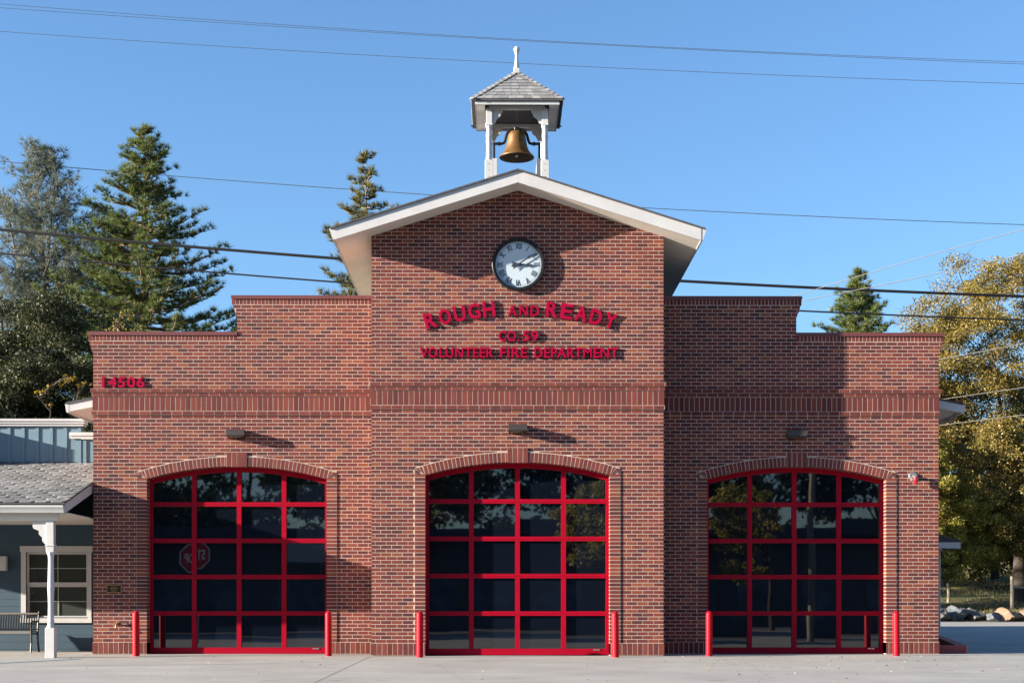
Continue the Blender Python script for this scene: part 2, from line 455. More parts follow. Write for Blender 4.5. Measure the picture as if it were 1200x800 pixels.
def course(mb, x0, x1, y, z0, z1, row, pitch=LB, hole=None, proud=0.0, mi=0, ends=True):
    """one course of bricks between x0 and x1, leaving out the hole (a, b)"""
    ivs = [(x0, x1)]
    if hole: ivs = [(x0, min(x1, hole[0])), (max(x0, hole[1]), x1)]
    k0 = math.floor(x0 / pitch) - 1; off = 0.5 * pitch * (row % 2)
    for a, b in ivs:
        if b - a < 0.02: continue
        x = k0 * pitch + off
        while x < b:
            s0, s1 = max(a, x + J / 2), min(b, x + pitch - J / 2)
            if s0 == a and a == x0 and ends: s0 = a - 0.0012
            if s1 - s0 > 0.02:
                dp = 0.105 if ends and (s0 < x0 + 0.01 or s1 > x1 - 0.01) else 0.02
                brick(mb, s0, s1 + (0.0012 if s1 == x1 and ends else 0), y - proud, z0 + J / 2, z1 - J / 2, dp + proud, mi)
            x += pitch

def wall(name, x0, x1, Y, xd, tops, gable=None, outer=0):
    """front wall of one bay: mortar core with a real opening, and every brick laid on it.
    tops: list of (xa, xb, z of the last course, has rowlock); outer: -1 / +1 marks the free end that corbels out"""
    mb = MB(); core = 0.28
    def ztop(x):
        if gable: return gable(x)
        return max(t[2] for t in tops if t[0] - 1e-6 <= x <= t[1] + 1e-6)
    bks = {x0, x1, xd - HW, xd + HW}
    for i in range(1, 24): bks.add(xd - HW + 2 * HW * i / 24)
    if gable: bks.add(0.01)
    else:
        for t in tops: bks.update((t[0], t[1]))
    bks = sorted(b for b in bks if x0 <= b <= x1)
    for a, b in zip(bks, bks[1:]):
        m = (a + b) / 2; ins = abs(m - xd) < HW
        za, zb = (arc_in(a - xd), arc_in(b - xd)) if ins else (0.0, 0.0)
        if gable: ta, tb = ztop(a), ztop(b)
        else: ta = tb = ztop(m)
        y0, y1 = Y, Y + core
        mb.hexa([(a, y0, za), (b, y0, zb), (b, y0, tb), (a, y0, ta), (a, y1, za), (b, y1, zb), (b, y1, tb), (a, y1, ta)], 1)
    hole = (xd - HW - PIL, xd + HW + PIL)
    # soldier course at the foot, a little proud
    def soldiers(z0, z1, pitch, proud, h=None, xa=x0, xb=x1, mi=2):
        mb.box(xa - (0.012 if outer < 0 else 0.0), (h[0] if h else xb + (0.012 if outer > 0 else 0)), Y - proud + 0.0002, Y + 0.01, z0, z1 - 0.002, 1)
        if h: mb.box(h[1], xb + (0.012 if outer > 0 else 0), Y - proud + 0.0002, Y + 0.01, z0, z1 - 0.002, 1)
        x = xa
        n = round((xb - xa) / pitch); p = (xb - xa) / n
        for i in range(n):
            a, b = xa + i * p + J / 2, xa + (i + 1) * p - J / 2
            if i == 0: a = xa - 0.014
            if i == n - 1: b = xb + 0.014
            if h:
                if a < h[0] < b: b = h[0]
                elif a < h[1] < b: a = h[1]
                elif h[0] <= a and b <= h[1]: continue
            brick(mb, a, b, Y - proud, z0 + J / 2, z1 - J / 2, (0.25 if h and (abs(b - h[0]) < 1e-6 or abs(a - h[1]) < 1e-6) else 0.05) + proud, mi)
    soldiers(0.012, Z_BASE, 0.102, 0.014, (xd - HW, xd + HW))
    # running bond up to the lower string
    n = round((Z_S1 - Z_BASE) / C0); c = (Z_S1 - Z_BASE) / n
    for r in range(n):
        z0 = Z_BASE + r * c; z1 = z0 + c; zm = (z0 + z1) / 2
        if zm < ZO_E: h = hole
        elif zm < ZO_A:
            w = math.sqrt(RO ** 2 - (zm - ZO) ** 2); h = (xd - w, xd + w)
        else: h = None
        course(mb, x0, x1, Y, z0, z1, r, hole=h)
    # string courses and soldier band
    def string(z0, z1, proud, ext, row):
        a = x0 - (ext if outer <= 0 else 0); b = x1 + (ext if outer >= 0 else 0)
        mb.box(a + 0.002, b - 0.002, Y - proud + 0.0003, Y + 0.01, z0 + 0.004, z1 - 0.002, 1)
        course(mb, a, b, Y, z0, z1, row, proud=proud, mi=2)
    string(Z_S1, Z_S2, 0.022, 0.025, 1)
    soldiers(Z_S2, Z_S3, 0.104, 0.004)
    string(Z_S3, (Z_S3 + Z_S4) / 2, 0.018, 0.028, 0)
    string((Z_S3 + Z_S4) / 2, Z_S4, 0.036, 0.055, 1)
    # above the band
    if gable:
        n = int((9.3 - Z_S4) / C0)
        for r in range(n):
            z0 = Z_S4 + r * C0; z1 = z0 + C0
            half = None
            a, b = x0, x1
            if gable(0.01) < z0 + 0.02: break
            if gable(x0) < z1:
                w = (gable(0.01) - z0 - 0.01) / 0.314
                a, b = max(x0, 0.01 - w), min(x1, 0.01 + w)
            course(mb, a, b, Y, z0, z1, r, ends=(a == x0))
    else:
        zt = {round(t[2], 3) for t in tops}
        zmax = max(t[2] for t in tops); zmin = min(t[2] for t in tops)
        n = round((zmax - 0.125 - Z_S4) / C0)
        for r in range(n):
            z0 = Z_S4 + r * C0; z1 = z0 + C0
            for (xa, xb, zt_) in tops:
                top_c = zt_ - 0.125
                if z0 > top_c - 0.02: continue
                k = round((top_c - z0) / C0)       # 1 = the course right under the rowlock
                ext = {1: 0.075, 2: 0.050, 3: 0.022}.get(k, 0.0)
                free_l = abs(xa - x0) < 1e-6 if zt_ == zmin else outer < 0
                free_r = abs(xb - x1) < 1e-6 if zt_ == zmin else outer > 0
                a = xa - (ext if (outer < 0) else 0); b = xb + (ext if (outer > 0) else 0)
                if zt_ == zmax and z1 <= zmin - 0.001: a, b = xa, xb     # below the step the courses simply join
                if ext and (a < xa or b > xb): mb.box(a + 0.002, b - 0.002, Y + 0.0002, Y + 0.1, z0, z1, 1)
                course(mb, a, b, Y, z0, z1, r, ends=(a != xa or b != xb or xa == x0 or xb == x1))
        for (xa, xb, zt_) in tops:                # rowlock under the metal cap
            a = xa - (0.105 if outer < 0 else 0); b = xb + (0.105 if outer > 0 else 0)
            mb.box(a + 0.003, b - 0.003, Y + 0.0005, Y + 0.15, zt_ - 0.125, zt_ - 0.001, 1)
            n2 = round((b - a) / 0.0745); p = (b - a) / n2
            for i in range(n2):
                brick(mb, a + i * p + (J / 2 if i else -0.001), a + (i + 1) * p - (J / 2 if i < n2 - 1 else -0.001), Y, zt_ - 0.125 + J / 2, zt_ - 0.003, 0.14, 2)
    return mb.build(name, [M['brick'], M['mortar'], M['soldier']], station)

def cap(tops, Y, outer):
    mb = MB()
    for (xa, xb, zt) in tops:
        a = xa - (0.118 if outer < 0 else -0.001); b = xb + (0.118 if outer > 0 else -0.001)
        mb.box(a, b, Y - 0.018, Y + 0.45, zt, zt + 0.058)
        mb.box(a, b, Y - 0.024, Y - 0.018, zt - 0.012, zt + 0.060)
    mb.build('parapet_cap', M['cap'], station)

ZL, ZH = 6.442, 7.177
XW = 8.535
topsL = [(-XW, -5.64, ZL), (-5.64, -2.852, ZH)]
topsR = [(5.66, XW + 0.01, ZL), (2.872, 5.66, ZH)]
wall('wing_wall', -XW, -2.852, 0.0, -5.645, topsL, outer=-1)
wall('wing_wall', 2.872, XW + 0.01, 0.0, 5.67, topsR, outer=1)
GA, GS = 9.085, 0.314                       # underside of the gable roof: apex height and slope
def gline(x): return GA - GS * abs(x - 0.01)
wall('bay_wall', -2.852, 2.872, -P, 0.01, None, gable=lambda x: gline(x) + 0.03)
cap(topsL, 0.0, -1); cap(topsR, 0.0, 1)

# flanks, attic, flat roof, rear: simple solid masonry behind the fronts
for xa, xb in ((-2.846, -2.60), (2.62, 2.866)):
    mb = MB(); mb.box(xa, xb, -P + 0.107, 0.29, 0, 8.1)
    mb.build('return_wall', M['brick_side'], station)
mb = MB()
mb.prism_y([(-2.846, 6.0), (2.866, 6.0), (2.866, gline(2.866) + 0.02), (0.01, GA + 0.02), (-2.846, gline(-2.846) + 0.02)], 0.30, 20)
mb.build('attic_wall', plain('attic_siding', (0.20, 0.165, 0.135), 0.8), station)
mb = MB(); mb.box(-XW + 0.002, -XW + 0.25, 0.108, 22.5, 0, 5.25); mb.box(XW - 0.24, XW + 0.008, 0.108, 22.5, 0, 5.25)
mb.box(-XW + 0.25, XW - 0.24, 22.25, 22.5, 0, 5.25)
mb.build('side_wall', M['brick_side'], station)
mb = MB(); mb.box(-XW + 0.004, -2.85, 0.282, 0.45, 5.0, ZL - 0.13); mb.box(-5.637, -2.85, 0.282, 0.45, ZL - 0.13, ZH - 0.13)
mb.build('parapet_back', M['brick_side'], station)
mb = MB(); mb.box(2.87, XW + 0.006, 0.282, 0.45, 5.0, ZL - 0.13); mb.box(2.87, 5.657, 0.282, 0.45, ZL - 0.13, ZH - 0.13)
mb.build('parapet_back', M['brick_side'], station)
for s in (-1, 1):                           # low roofs behind the parapets; their eaves show past both ends
    xt = s * 9.26; xi = s * 2.8
    zt = 5.145; zi = zt + 0.2 * abs(xt - xi)
    mb = MB()
    a, b = (xt, xi) if s < 0 else (xi, xt)
    za, zb = (zt, zi) if s < 0 else (zi, zt)
    mb.hexa([(a, 0.58, za - 0.02), (b, 0.58, zb - 0.02), (b, 0.58, zb + 0.012), (a, 0.58, za + 0.012), (a, 22.4, za - 0.02), (b, 22.4, zb - 0.02), (b, 22.4, zb + 0.012), (a, 22.4, za + 0.012)])
    ro = mb.build('low_roof', M['roof_dark'], station)
    mb = MB(); xw = s * (XW + 0.01)
    xf = s * 9.20; k = 0.2
    zf = zt - k * 0.0
    def zz(x): return zt + 0.2 * abs(xt - x)
    a, b = (xf, xw) if s < 0 else (xw, xf)
    mb.hexa([(a, 0.60, zz(a) - 0.185), (b, 0.60, zz(b) - 0.185), (b, 0.60, zz(b) - 0.024), (a, 0.60, zz(a) - 0.024),
             (a, 0.64, zz(a) - 0.185), (b, 0.64, zz(b) - 0.185), (b, 0.64, zz(b) - 0.024), (a, 0.64, zz(a) - 0.024)])
    g0, g1 = (xt - 0.02, xf) if s < 0 else (xf, xt + 0.02)       # gutter along the eave, wider at its lip
    pr = [(g0 + 0.03, zt - 0.19), (g1, zt - 0.19), (g1, zt - 0.02), (g0, zt - 0.02)] if s < 0 else [(g0, zt - 0.19), (g1 - 0.03, zt - 0.19), (g1, zt - 0.02), (g0, zt - 0.02)]
    mb.prism_y(pr, 0.597, 22.4)
    mb.build('eave_fascia', M['white'], ro)
    mb = MB()
    a, b = (xf + 0.002, xw) if s < 0 else (xw, xf - 0.002)
    mb.hexa([(a, 0.642, zz(a) - 0.17), (b, 0.642, zz(b) - 0.17), (b, 0.642, zz(b) - 0.024), (a, 0.642, zz(a) - 0.024),
             (a, 22.4, zz(a) - 0.17), (b, 22.4, zz(b) - 0.17), (b, 22.4, zz(b) - 0.024), (a, 22.4, zz(a) - 0.024)])
    mb.build('soffit', M['cream'], ro)
    if s > 0:
        mb = MB(); mb.tube([(9.16, 0.9, 4.99), (9.16, 0.9, 4.90), (9.10, 0.9, 4.85), (8.62, 0.9, 4.76), (8.60, 0.9, 4.70), (8.60, 0.9, 0.1)], 0.036, 8)
        mb.build('downspout', M['wood_grey'], ro)

# arches and surrounds
def arch(xd, Y):
    mb = MB(); pr = 0.014
    yf, yb = Y - pr, Y + 0.237
    # mortar bed behind the arch bricks
    N = 40
    for i in range(N):
        t0, t1 = -1 + 2 * i / N, -1 + 2 * (i + 1) / N
        a0, a1, b0, b1 = HW * t0, HW * t1, XO * t0, XO * t1
        mb.hexa([(xd + a0, yf + 0.0004, arc_in(a0)), (xd + a1, yf + 0.0004, arc_in(a1)), (xd + b1, yf + 0.0004, arc_out(b1) + 0.012), (xd + b0, yf + 0.0004, arc_out(b0) + 0.012),
                 (xd + a0, yb, arc_in(a0)), (xd + a1, yb, arc_in(a1)), (xd + b1, Y + 0.01, arc_out(b1) + 0.012), (xd + b0, Y + 0.01, arc_out(b0) + 0.012)], 1)
    n = 46; key = 0.205
    amax = math.asin(HW / RI)
    for i in range(n):
        a0 = -amax + 2 * amax * i / n + 0.0009; a1 = -amax + 2 * amax * (i + 1) / n - 0.0009
        am = (a0 + a1) / 2
        if abs(RI * math.sin(am)) < key - 0.02: continue
        q = []
        ok = True
        for a in (a0, a1):
            xi, zi = (RI - 0.001) * math.sin(a), ZI + (RI - 0.001) * math.cos(a)
            r = RI                                     # walk outwards to the outer curve
            for _ in range(60):
                r += 0.005
                if ZI + r * math.cos(a) > arc_out(r * math.sin(a)): break
            q.append((xi, zi, (r - 0.004) * math.sin(a), ZI + (r - 0.004) * math.cos(a)))
        e = R.uniform(-0.0012, -0.0003)
        (xa, za, xa2, za2), (xb, zb, xb2, zb2) = q
        mb.hexa([(xd + xa, yf + e, za), (xd + xb, yf + e, zb), (xd + xb2, yf + e, zb2), (xd + xa2, yf + e, za2),
                 (xd + xa, yb, za), (xd + xb, yb, zb), (xd + xb2, yb, zb2), (xd + xa2, yb, za2)], 0)
    for s in (-1, 1):                                    # splinter bricks that close the ends
        for t0, t1 in ((0.06, 0.46), (0.54, 0.94)):
            xi = s * (HW + 0.004); zi = SPR + 0.006
            ra = amax; r = RI
            xt, zt = s * (HW + 0.055), arc_out(HW + 0.055)
            xe, ze = s * (XO - 0.01), arc_out(XO - 0.01)
            p0 = (xt + (xe - xt) * t0, zt + (ze - zt) * t0 - 0.006); p1 = (xt + (xe - xt) * t1, zt + (ze - zt) * t1 - 0.006)
            w0 = (xi + (p0[0] - xi) * 0.12, zi + (p0[1] - zi) * 0.12); w1 = (xi + (p1[0] - xi) * 0.2, zi + (p1[1] - zi) * 0.2)
            c4 = [w0, w1, p1, p0] if s > 0 else [w1, w0, p0, p1]
            mb.hexa([(xd + x, yf, z) for x, z in c4] + [(xd + x, Y + 0.02, z) for x, z in c4], 0)
    # keystone of four tall bricks, a touch further out
    yk = yf - 0.012
    mb.box(xd - key + 0.002, xd + key - 0.002, yk + 0.0004, Y + 0.02, APX - 0.012, ZO_A + 0.085, 1)
    for i in range(4):
        w = 2 * key / 4
        brick(mb, xd - key + i * w + 0.0065, xd - key + (i + 1) * w - (0.0065 if i != 2 or xd > -1 else -0.001), yk, APX - 0.014, ZO_A + 0.088, 0.12, 0)
    o = mb.build('door_arch', [M['soldier'], M['mortar']], station)
    # flat brick surround below the arch
    n = round((ZO_E - Z_BASE) / C0); c = (Z_S1 - Z_BASE) / round((Z_S1 - Z_BASE) / C0)
    for s in (-1, 1):
        a, b = (xd - HW - PIL, xd - HW) if s < 0 else (xd + HW, xd + HW + PIL)
        mb = MB(); mb.box(a + 0.001, b - 0.001, yf + 0.0004, Y + 0.235, Z_BASE, SPR + 0.02, 1)
        for r in range(n + 1):
            z0 = Z_BASE + r * c + J / 2; z1 = z0 + c - J
            xa, xb = a, b
            if z0 > SPR - 0.01:                          # trimmed by the sloping arch end
                tcut = (z1 - SPR) / (ZO_E - SPR)
                if tcut > 1.0: continue
                if s < 0: xb = b - PIL * tcut
                else: xa = a + PIL * tcut
            if xb - xa < 0.03: continue
            brick(mb, xa + (0.006 if s < 0 else -0.0012), xb - (0.006 if s > 0 else -0.0012), yf, z0, min(z1, ZO_E), 0.25, 0)
        mb.build('brick_surround', [M['brick'], M['mortar']], o)

def garage_door(xd, Y):
    """red sectional door, sixteen panes"""
    yf, yb, yg = Y + 0.245, Y + 0.325, Y + 0.298
    mb = MB()
    # outer frame following the arch
    N = 36
    for i in range(N):
        a, b = -HW + 2 * HW * i / N, -HW + 2 * HW * (i + 1) / N
        za, zb = arc_in(a), arc_in(b)
        mb.hexa([(xd + a, yf, za - 0.095), (xd + b, yf, zb - 0.095), (xd + b, yf, zb + 0.03), (xd + a, yf, za + 0.03),
                 (xd + a, yb, za - 0.095), (xd + b, yb, zb - 0.095), (xd + b, yb, zb + 0.03), (xd + a, yb, za + 0.03)])
    for s in (-1, 1):
        mb.box(xd + s * HW - (0.03 if s < 0 else 0.062), xd + s * HW + (0.062 if s < 0 else 0.03), yf - 0.001, yb, 0.01, SPR + 0.02)
    zr = [0.83, 1.57, 2.305, 3.045]
    mb.box(xd - HW, xd + HW, yf - 0.003, yb, 0.012, 0.135)
    for z in zr:
        mb.box(xd - HW, xd + HW, yf + 0.002, yb, z - 0.044, z + 0.044)
        mb.box(xd - HW, xd + HW, yf - 0.003, yf + 0.002, z - 0.006, z + 0.006)
    xm = [-0.912, 0.0, 0.912]
    for x in xm:
        mb.box(xd + x - 0.047, xd + x + 0.047, yf + 0.004, yb, 0.10, arc_in(x) - 0.05)
    d = mb.build('garage_door', M['red_frame'], station)
    # panes, each hung at its own tiny angle
    mb = MB(); xs = [-HW] + xm + [HW]; zs = [0.10] + zr + [APX]
    for i in range(4):
        for k in range(5):
            a, b = xd + xs[i] + 0.02, xd + xs[i + 1] - 0.02
            z0, z1 = zs[k] + 0.01, zs[k + 1] - 0.01
            if k == 4: z1 = max(arc_in(xs[i]), arc_in(xs[i + 1])) - 0.03
            t, u = R.uniform(-1, 1) * 0.0016, R.uniform(-1, 1) * 0.0012
            mb.hexa([(a, yg + t + u, z0), (b, yg - t + u, z0), (b, yg - t - u, z1), (a, yg + t - u, z1),
                     (a, yg + 0.018, z0), (b, yg + 0.018, z0), (b, yg + 0.018, z1), (a, yg + 0.018, z1)])
    mb.build('window_panes', M['glass'], d)
    mb = MB(); mb.box(xd + 1.50, xd + 1.63, yf - 0.014, yf - 0.003, 0.10, 0.125)
    mb.build('door_latch', M['chrome'], d)

for xd, Y in ((-5.645, 0.0), (0.01, -P), (5.67, 0.0)):
    arch(xd, Y); garage_door(xd, Y)

# gable roof with white fascia, gutters and soffit
YF = -P - 0.63; YB = 20.5
XE = 3.52; XC = 0.01
def groof(x): return GA + 0.235 - GS * abs(x - XC)      # top surface
mb = MB()
for s in (-1, 1):
    xe = XC + s * 3.60
    a, b = (xe, XC) if s < 0 else (XC, xe)
    za, zb = groof(a), groof(b)
    mb.hexa([(a, YF - 0.03, za), (b, YF - 0.03, zb), (b, YF - 0.03, zb + 0.032), (a, YF - 0.03, za + 0.032), (a, YB, za), (b, YB, zb), (b, YB, zb + 0.032), (a, YB, za + 0.032)])
gr = mb.build('gable_roof', M['roof_dark'], station)
mb = MB()
for s in (-1, 1):
    xe = XC + s * XE
    a, b = (xe, XC - 0.0015) if s < 0 else (XC + 0.0015, xe)
    za, zb = groof(a), groof(b)
    mb.hexa([(a, YF, za - 0.225), (b, YF, zb - 0.225), (b, YF, zb - 0.003), (a, YF, za - 0.003), (a, YF + 0.04, za - 0.225), (b, YF + 0.04, zb - 0.225), (b, YF + 0.04, zb - 0.003), (a, YF + 0.04, za - 0.003)])
mb.build('fascia', M['white'], gr)
mb = MB()
for s in (-1, 1):
    xe = XC + s * XE
    a, b = (xe, XC) if s < 0 else (XC, xe)
    za, zb = groof(a), groof(b)
    mb.hexa([(a, YF + 0.041, za - 0.205), (b, YF + 0.041, zb - 0.205), (b, YF + 0.041, zb - 0.003), (a, YF + 0.041, za - 0.003), (a, YB, za - 0.205), (b, YB, zb - 0.205), (b, YB, zb - 0.003), (a, YB, za - 0.003)])
mb.build('soffit', M['cream'], gr)
for s in (-1, 1):
    xe = XC + s * XE; zt = groof(xe) - 0.004
    mb = MB()
    pr = [(xe - 0.012, zt - 0.215), (xe - 0.002, zt - 0.215), (xe - 0.002, zt), (xe - 0.095, zt), (xe - 0.095, zt - 0.03), (xe - 0.075, zt - 0.06), (xe - 0.06, zt - 0.12)]
    pr = [(xe - 0.035, zt - 0.213), (xe - 0.001, zt - 0.213), (xe - 0.001, zt), (xe - 0.098, zt), (xe - 0.098, zt - 0.035), (xe - 0.080, zt - 0.07)]
    if s > 0: pr = [(2 * xe - x, z) for x, z in reversed(pr)]
    mb.prism_y(pr, YF + 0.006, YB)
    mb.build('gutter', M['white'], gr)

# bell tower on the ridge
TY0, TY1 = 0.26, 1.98                      # front and back of its eaves
tower = MB()
ZE = 11.19
pts = {}
tw = 0.935; ta = 12.17; tym = (TY0 + TY1) / 2
# roof deck (hipped, one point) with laid shingles
roof = MB()
yo0, yo1 = TY0 - 0.035, TY1 + 0.035
zr0 = ZE + 0.105
base4 = [(-tw, yo0, zr0), (tw, yo0, zr0), (tw, yo1, zr0), (-tw, yo1, zr0)]
b4 = [Vector((x + 0.015, y, z)) for x, y, z in base4]; apx = Vector((0.015, tym, ta))
roof.add([tuple(v) for v in b4] + [tuple(v - Vector((0, 0, 0.035))) for v in b4] + [tuple(apx)], [(0, 1, 8), (1, 2, 8), (2, 3, 8), (3, 0, 8), (4, 5, 1, 0), (5, 6, 2, 1), (6, 7, 3, 2), (7, 4, 0, 3), (7, 6, 5, 4)], 1)
for i in range(4):
    p, q = b4[i], b4[(i + 1) % 4]
    nrm = (q - p).cross(apx - p).normalized()
    if nrm.z < 0: nrm = -nrm
    rows = 9
    for r in range(rows):
        t0, t1 = r / rows, min(0.985, (r + 1.25) / rows)
        a0, b0 = p.lerp(apx, t0), q.lerp(apx, t0)
        a1, b1 = p.lerp(apx, t1), q.lerp(apx, t1)
        L = (b0 - a0).length; n = max(1, round(L / 0.17)); off = R.uniform(0.2, 0.8)
        cuts = [0.0] + [min(1, max(0, (k + off) / n + R.uniform(-0.1, 0.1) / n)) for k in range(n)] + [1.0]
        for u, v in zip(cuts, cuts[1:]):
            if v - u < 0.02: continue
            g = 0.004 / max(L, 0.1); u2, v2 = u + g, v - g
            up = nrm * (0.014 + R.uniform(0, 0.006)); lo = nrm * 0.003
            dz = R.uniform(0, 0.12)
            f0, f1, f2, f3 = a0.lerp(b0, u2), a0.lerp(b0, v2), a1.lerp(b1, v2), a1.lerp(b1, u2)
            roof.add([tuple(f0 + up), tuple(f1 + up), tuple(f2 + lo), tuple(f3 + lo), tuple(f0 + lo * 0.3), tuple(f1 + lo * 0.3)], [(0, 1, 2, 3), (4, 5, 1, 0), (4, 0, 3), (1, 5, 2)], 0)
bt = roof.build('bell_tower', [M['shingle'], M['roof_dark']], station)
hip = MB()
for i in range(4):                         # hip caps
    p = b4[i]; d = (apx - p)
    n = 11
    side = d.cross(Vector((0, 0, 1))).normalized(); up = side.cross(d).normalized()
    if up.z < 0: up = -up
    for k in range(n):
        a = p + d * (k / n) + up * 0.034; b = p + d * min(0.99, (k + 1.3) / n) + up * 0.016
        w = 0.075
        dn = up * 0.042
        hip.add([tuple(a - side * w - dn), tuple(a), tuple(a + side * w - dn), tuple(b - side * w - dn), tuple(b), tuple(b + side * w - dn)], [(0, 1, 4, 3), (1, 2, 5, 4), (0, 2, 1)])
hip.build('hip_cap', M['shingle'], bt)
fb = MB()                                  # boxed eave: fascia boards and striped soffit
f = 0.86; x0, x1 = 0.015 - f, 0.015 + f
fb.box(x0, x1, TY0, TY0 + 0.03, ZE, ZE + 0.068); fb.box(x0, x1, TY1 - 0.03, TY1, ZE, ZE + 0.068)
fb.box(x0, x0 + 0.03, TY0 + 0.031, TY1 - 0.031, ZE, ZE + 0.068); fb.box(x1 - 0.03, x1, TY0 + 0.031, TY1 - 0.031, ZE, ZE + 0.068)
fb.build('eave_board', M['white'], bt)
for side in (-1, 1):
    sb = MB()
    for k in range(4):                     # narrow soffit planks beside the posts
        xa = 0.015 + side * (0.66 + 0.043 * k); xb = xa + side * 0.040
        sb.box(min(xa, xb), max(xa, xb), TY0 + 0.032, TY1 - 0.032, ZE + 0.012, ZE + 0.03)
    sb.build('soffit_planking', M['purlin'], bt)
cb = MB(); cb.box(-0.62, 0.65, TY0 + 0.032, TY1 - 0.032, ZE + 0.075, ZE + 0.10); cb.box(0.008, 0.022, TY0 + 0.04, TY1 - 0.04, ZE + 0.060, ZE + 0.074)
cb.build('ceiling_board', plain('tower_ceiling', (0.16, 0.135, 0.115), 0.8), bt)
PX = 0.575; PYF, PYB = 0.26 + 0.285, 1.98 - 0.285
bb = MB()                                  # beams between the posts
for y in (PYF, PYB): bb.box(0.015 - PX + 0.0, 0.015 + PX, y - 0.045, y + 0.045, ZE - 0.012, ZE + 0.055)
for x in (-PX, PX): bb.box(0.015 + x - 0.045, 0.015 + x + 0.045, PYF + 0.046, PYB - 0.046, ZE - 0.012, ZE + 0.055)
bb.build('beam', M['white'], bt)
def tower_post(x, y):
    mb = MB()
    mb.cbox((x, y, 9.55), (0.165, 0.165, 1.14), 0, 0.006)
    mb.cbox((x, y, 10.122), (0.150, 0.150, 0.012), 0, 0.02)
    pr = [(0.070, 10.128), (0.062, 10.16), (0.066, 10.19), (0.060, 10.23), (0.055, 10.45), (0.060, 10.60), (0.066, 10.64), (0.060, 10.66), (0.056, 10.78), (0.068, 10.81), (0.070, 10.842)]
    mb.lathe(pr, (x, y, 0), 16)
    mb.cbox((x, y, 10.856), (0.150, 0.150, 0.026), 0, 0.006)
    mb.cbox((x, y, 11.022), (0.125, 0.125, 0.31), 0, 0.004)
    for k in range(3):
        mb.cbox((x - 0.0, y - 0.0835, 9.78 + 0.13 * k), (0.014, 0.004, 0.014), 1)
    o = mb.build('post', [M['white'], M['black']], bt)
    s = 1 if x < 0 else -1
    br = MB()                              # sawn bracket with an ogee edge
    x_i = x + s * 0.063
    prof = [(0, 0.0), (0, -0.30), (0.05, -0.285), (0.075, -0.24), (0.10, -0.185), (0.155, -0.15), (0.185, -0.105), (0.19, -0.07), (0.215, -0.055), (0.215, 0.0)]
    pr = [(x_i + s * a, 11.178 + b) for a, b in prof]
    if s > 0: pr = pr
    else: pr = list(reversed(pr))
    br.prism_y(pr, y - 0.03, y + 0.03)
    br.build('bracket', M['white'], o)
for x in (0.015 - PX, 0.015 + PX):
    for y in (PYF, PYB): tower_post(x, y)
fn = MB()                                  # turned finial on its square foot
fn.cbox((0.015, tym, ta + 0.005), (0.13, 0.13, 0.09), 0, 0.01)
fn.lathe([(0.062, 0.05), (0.058, 0.09), (0.045, 0.15), (0.036, 0.24), (0.032, 0.33), (0.033, 0.36), (0.040, 0.372), (0.036, 0.385), (0.052, 0.41), (0.064, 0.445), (0.062, 0.475), (0.045, 0.505), (0.02, 0.52), (0.0, 0.522)], (0.015, tym, ta), 20)
fn.build('finial', M['white'], bt, True)
for s in (-1, 1):
    pd = MB(); pd.cbox((0.015 + s * 0.465, tym, 9.75), (0.115, 0.60, 1.02), 0, 0.006)
    pd.build('bell_pedestal', M['white'], bt)
pd = MB()
pd.box(0.015 - PX + 0.06, 0.015 + PX - 0.06, PYF - 0.035, PYF + 0.035, 9.28, 9.74)
pd.build('sill_board', M['white'], bt)

# side canopy at the far flank
mb = MB()
cy0, cy1 = 3.76, 9.4
mb.hexa([(XW + 0.01, cy0, 2.46), (10.17, cy0, 2.44), (10.17, cy0, 2.47), (XW + 0.01, cy0, 2.93), (XW + 0.01, cy1, 2.46), (10.17, cy1, 2.44), (10.17, cy1, 2.47), (XW + 0.01, cy1, 2.93)])
cn = mb.build('side_canopy', M['roof_dark'], station)
mb = MB(); mb.box(XW + 0.012, 10.16, cy0 + 0.01, cy0 + 0.05, 2.30, 2.437); mb.box(10.12, 10.16, cy0 + 0.052, cy1, 2.30, 2.437)
mb.build('fascia', M['white'], cn)
mb = MB(); mb.cbox((9.80, 4.4, 1.17), (0.14, 0.14, 2.32), 0, 0.008); mb.cbox((9.80, 4.4, 2.30), (0.2, 0.2, 0.06)); mb.cbox((9.80, 4.4, 0.1), (0.19, 0.19, 0.2))
mb.build('post', M['white'], cn)

# ------------------------------------------------------------------ bell
bell = empty('bell', (0.015, tym, 10.33))
tag(bell, 'bronze coloured bell hanging from a black yoke in the open white tower', 'bell')
mb = MB(); c = (0.015, tym, 10.36)
outer = [(0.366, 0.0), (0.368, 0.014), (0.352, 0.035), (0.300, 0.085), (0.255, 0.150), (0.225, 0.230), (0.205, 0.330), (0.190, 0.430), (0.172, 0.500), (0.140, 0.540), (0.070, 0.562), (0.0, 0.566)]
inner = [(0.0, 0.50), (0.12, 0.48), (0.165, 0.40), (0.19, 0.25), (0.235, 0.12), (0.300, 0.05), (0.340, 0.012), (0.366, 0.0)]
mb.lathe(outer, c, 40, 0); mb.lathe(inner, c, 40, 1)
mb.build('bell_body', [M['bell'], M['bell_inside']], bell, True)
mb = MB(); mb.tube([(0.015, tym, 10.80), (0.015, tym, 10.46)], [0.014, 0.016], 8); mb.lathe([(0, -0.05), (0.035, -0.035), (0.045, 0), (0.035, 0.035), (0, 0.05)], (0.015, tym, 10.42), 14)
mb.build('clapper', M['chrome'], bell, True)
mb = MB()
path = []
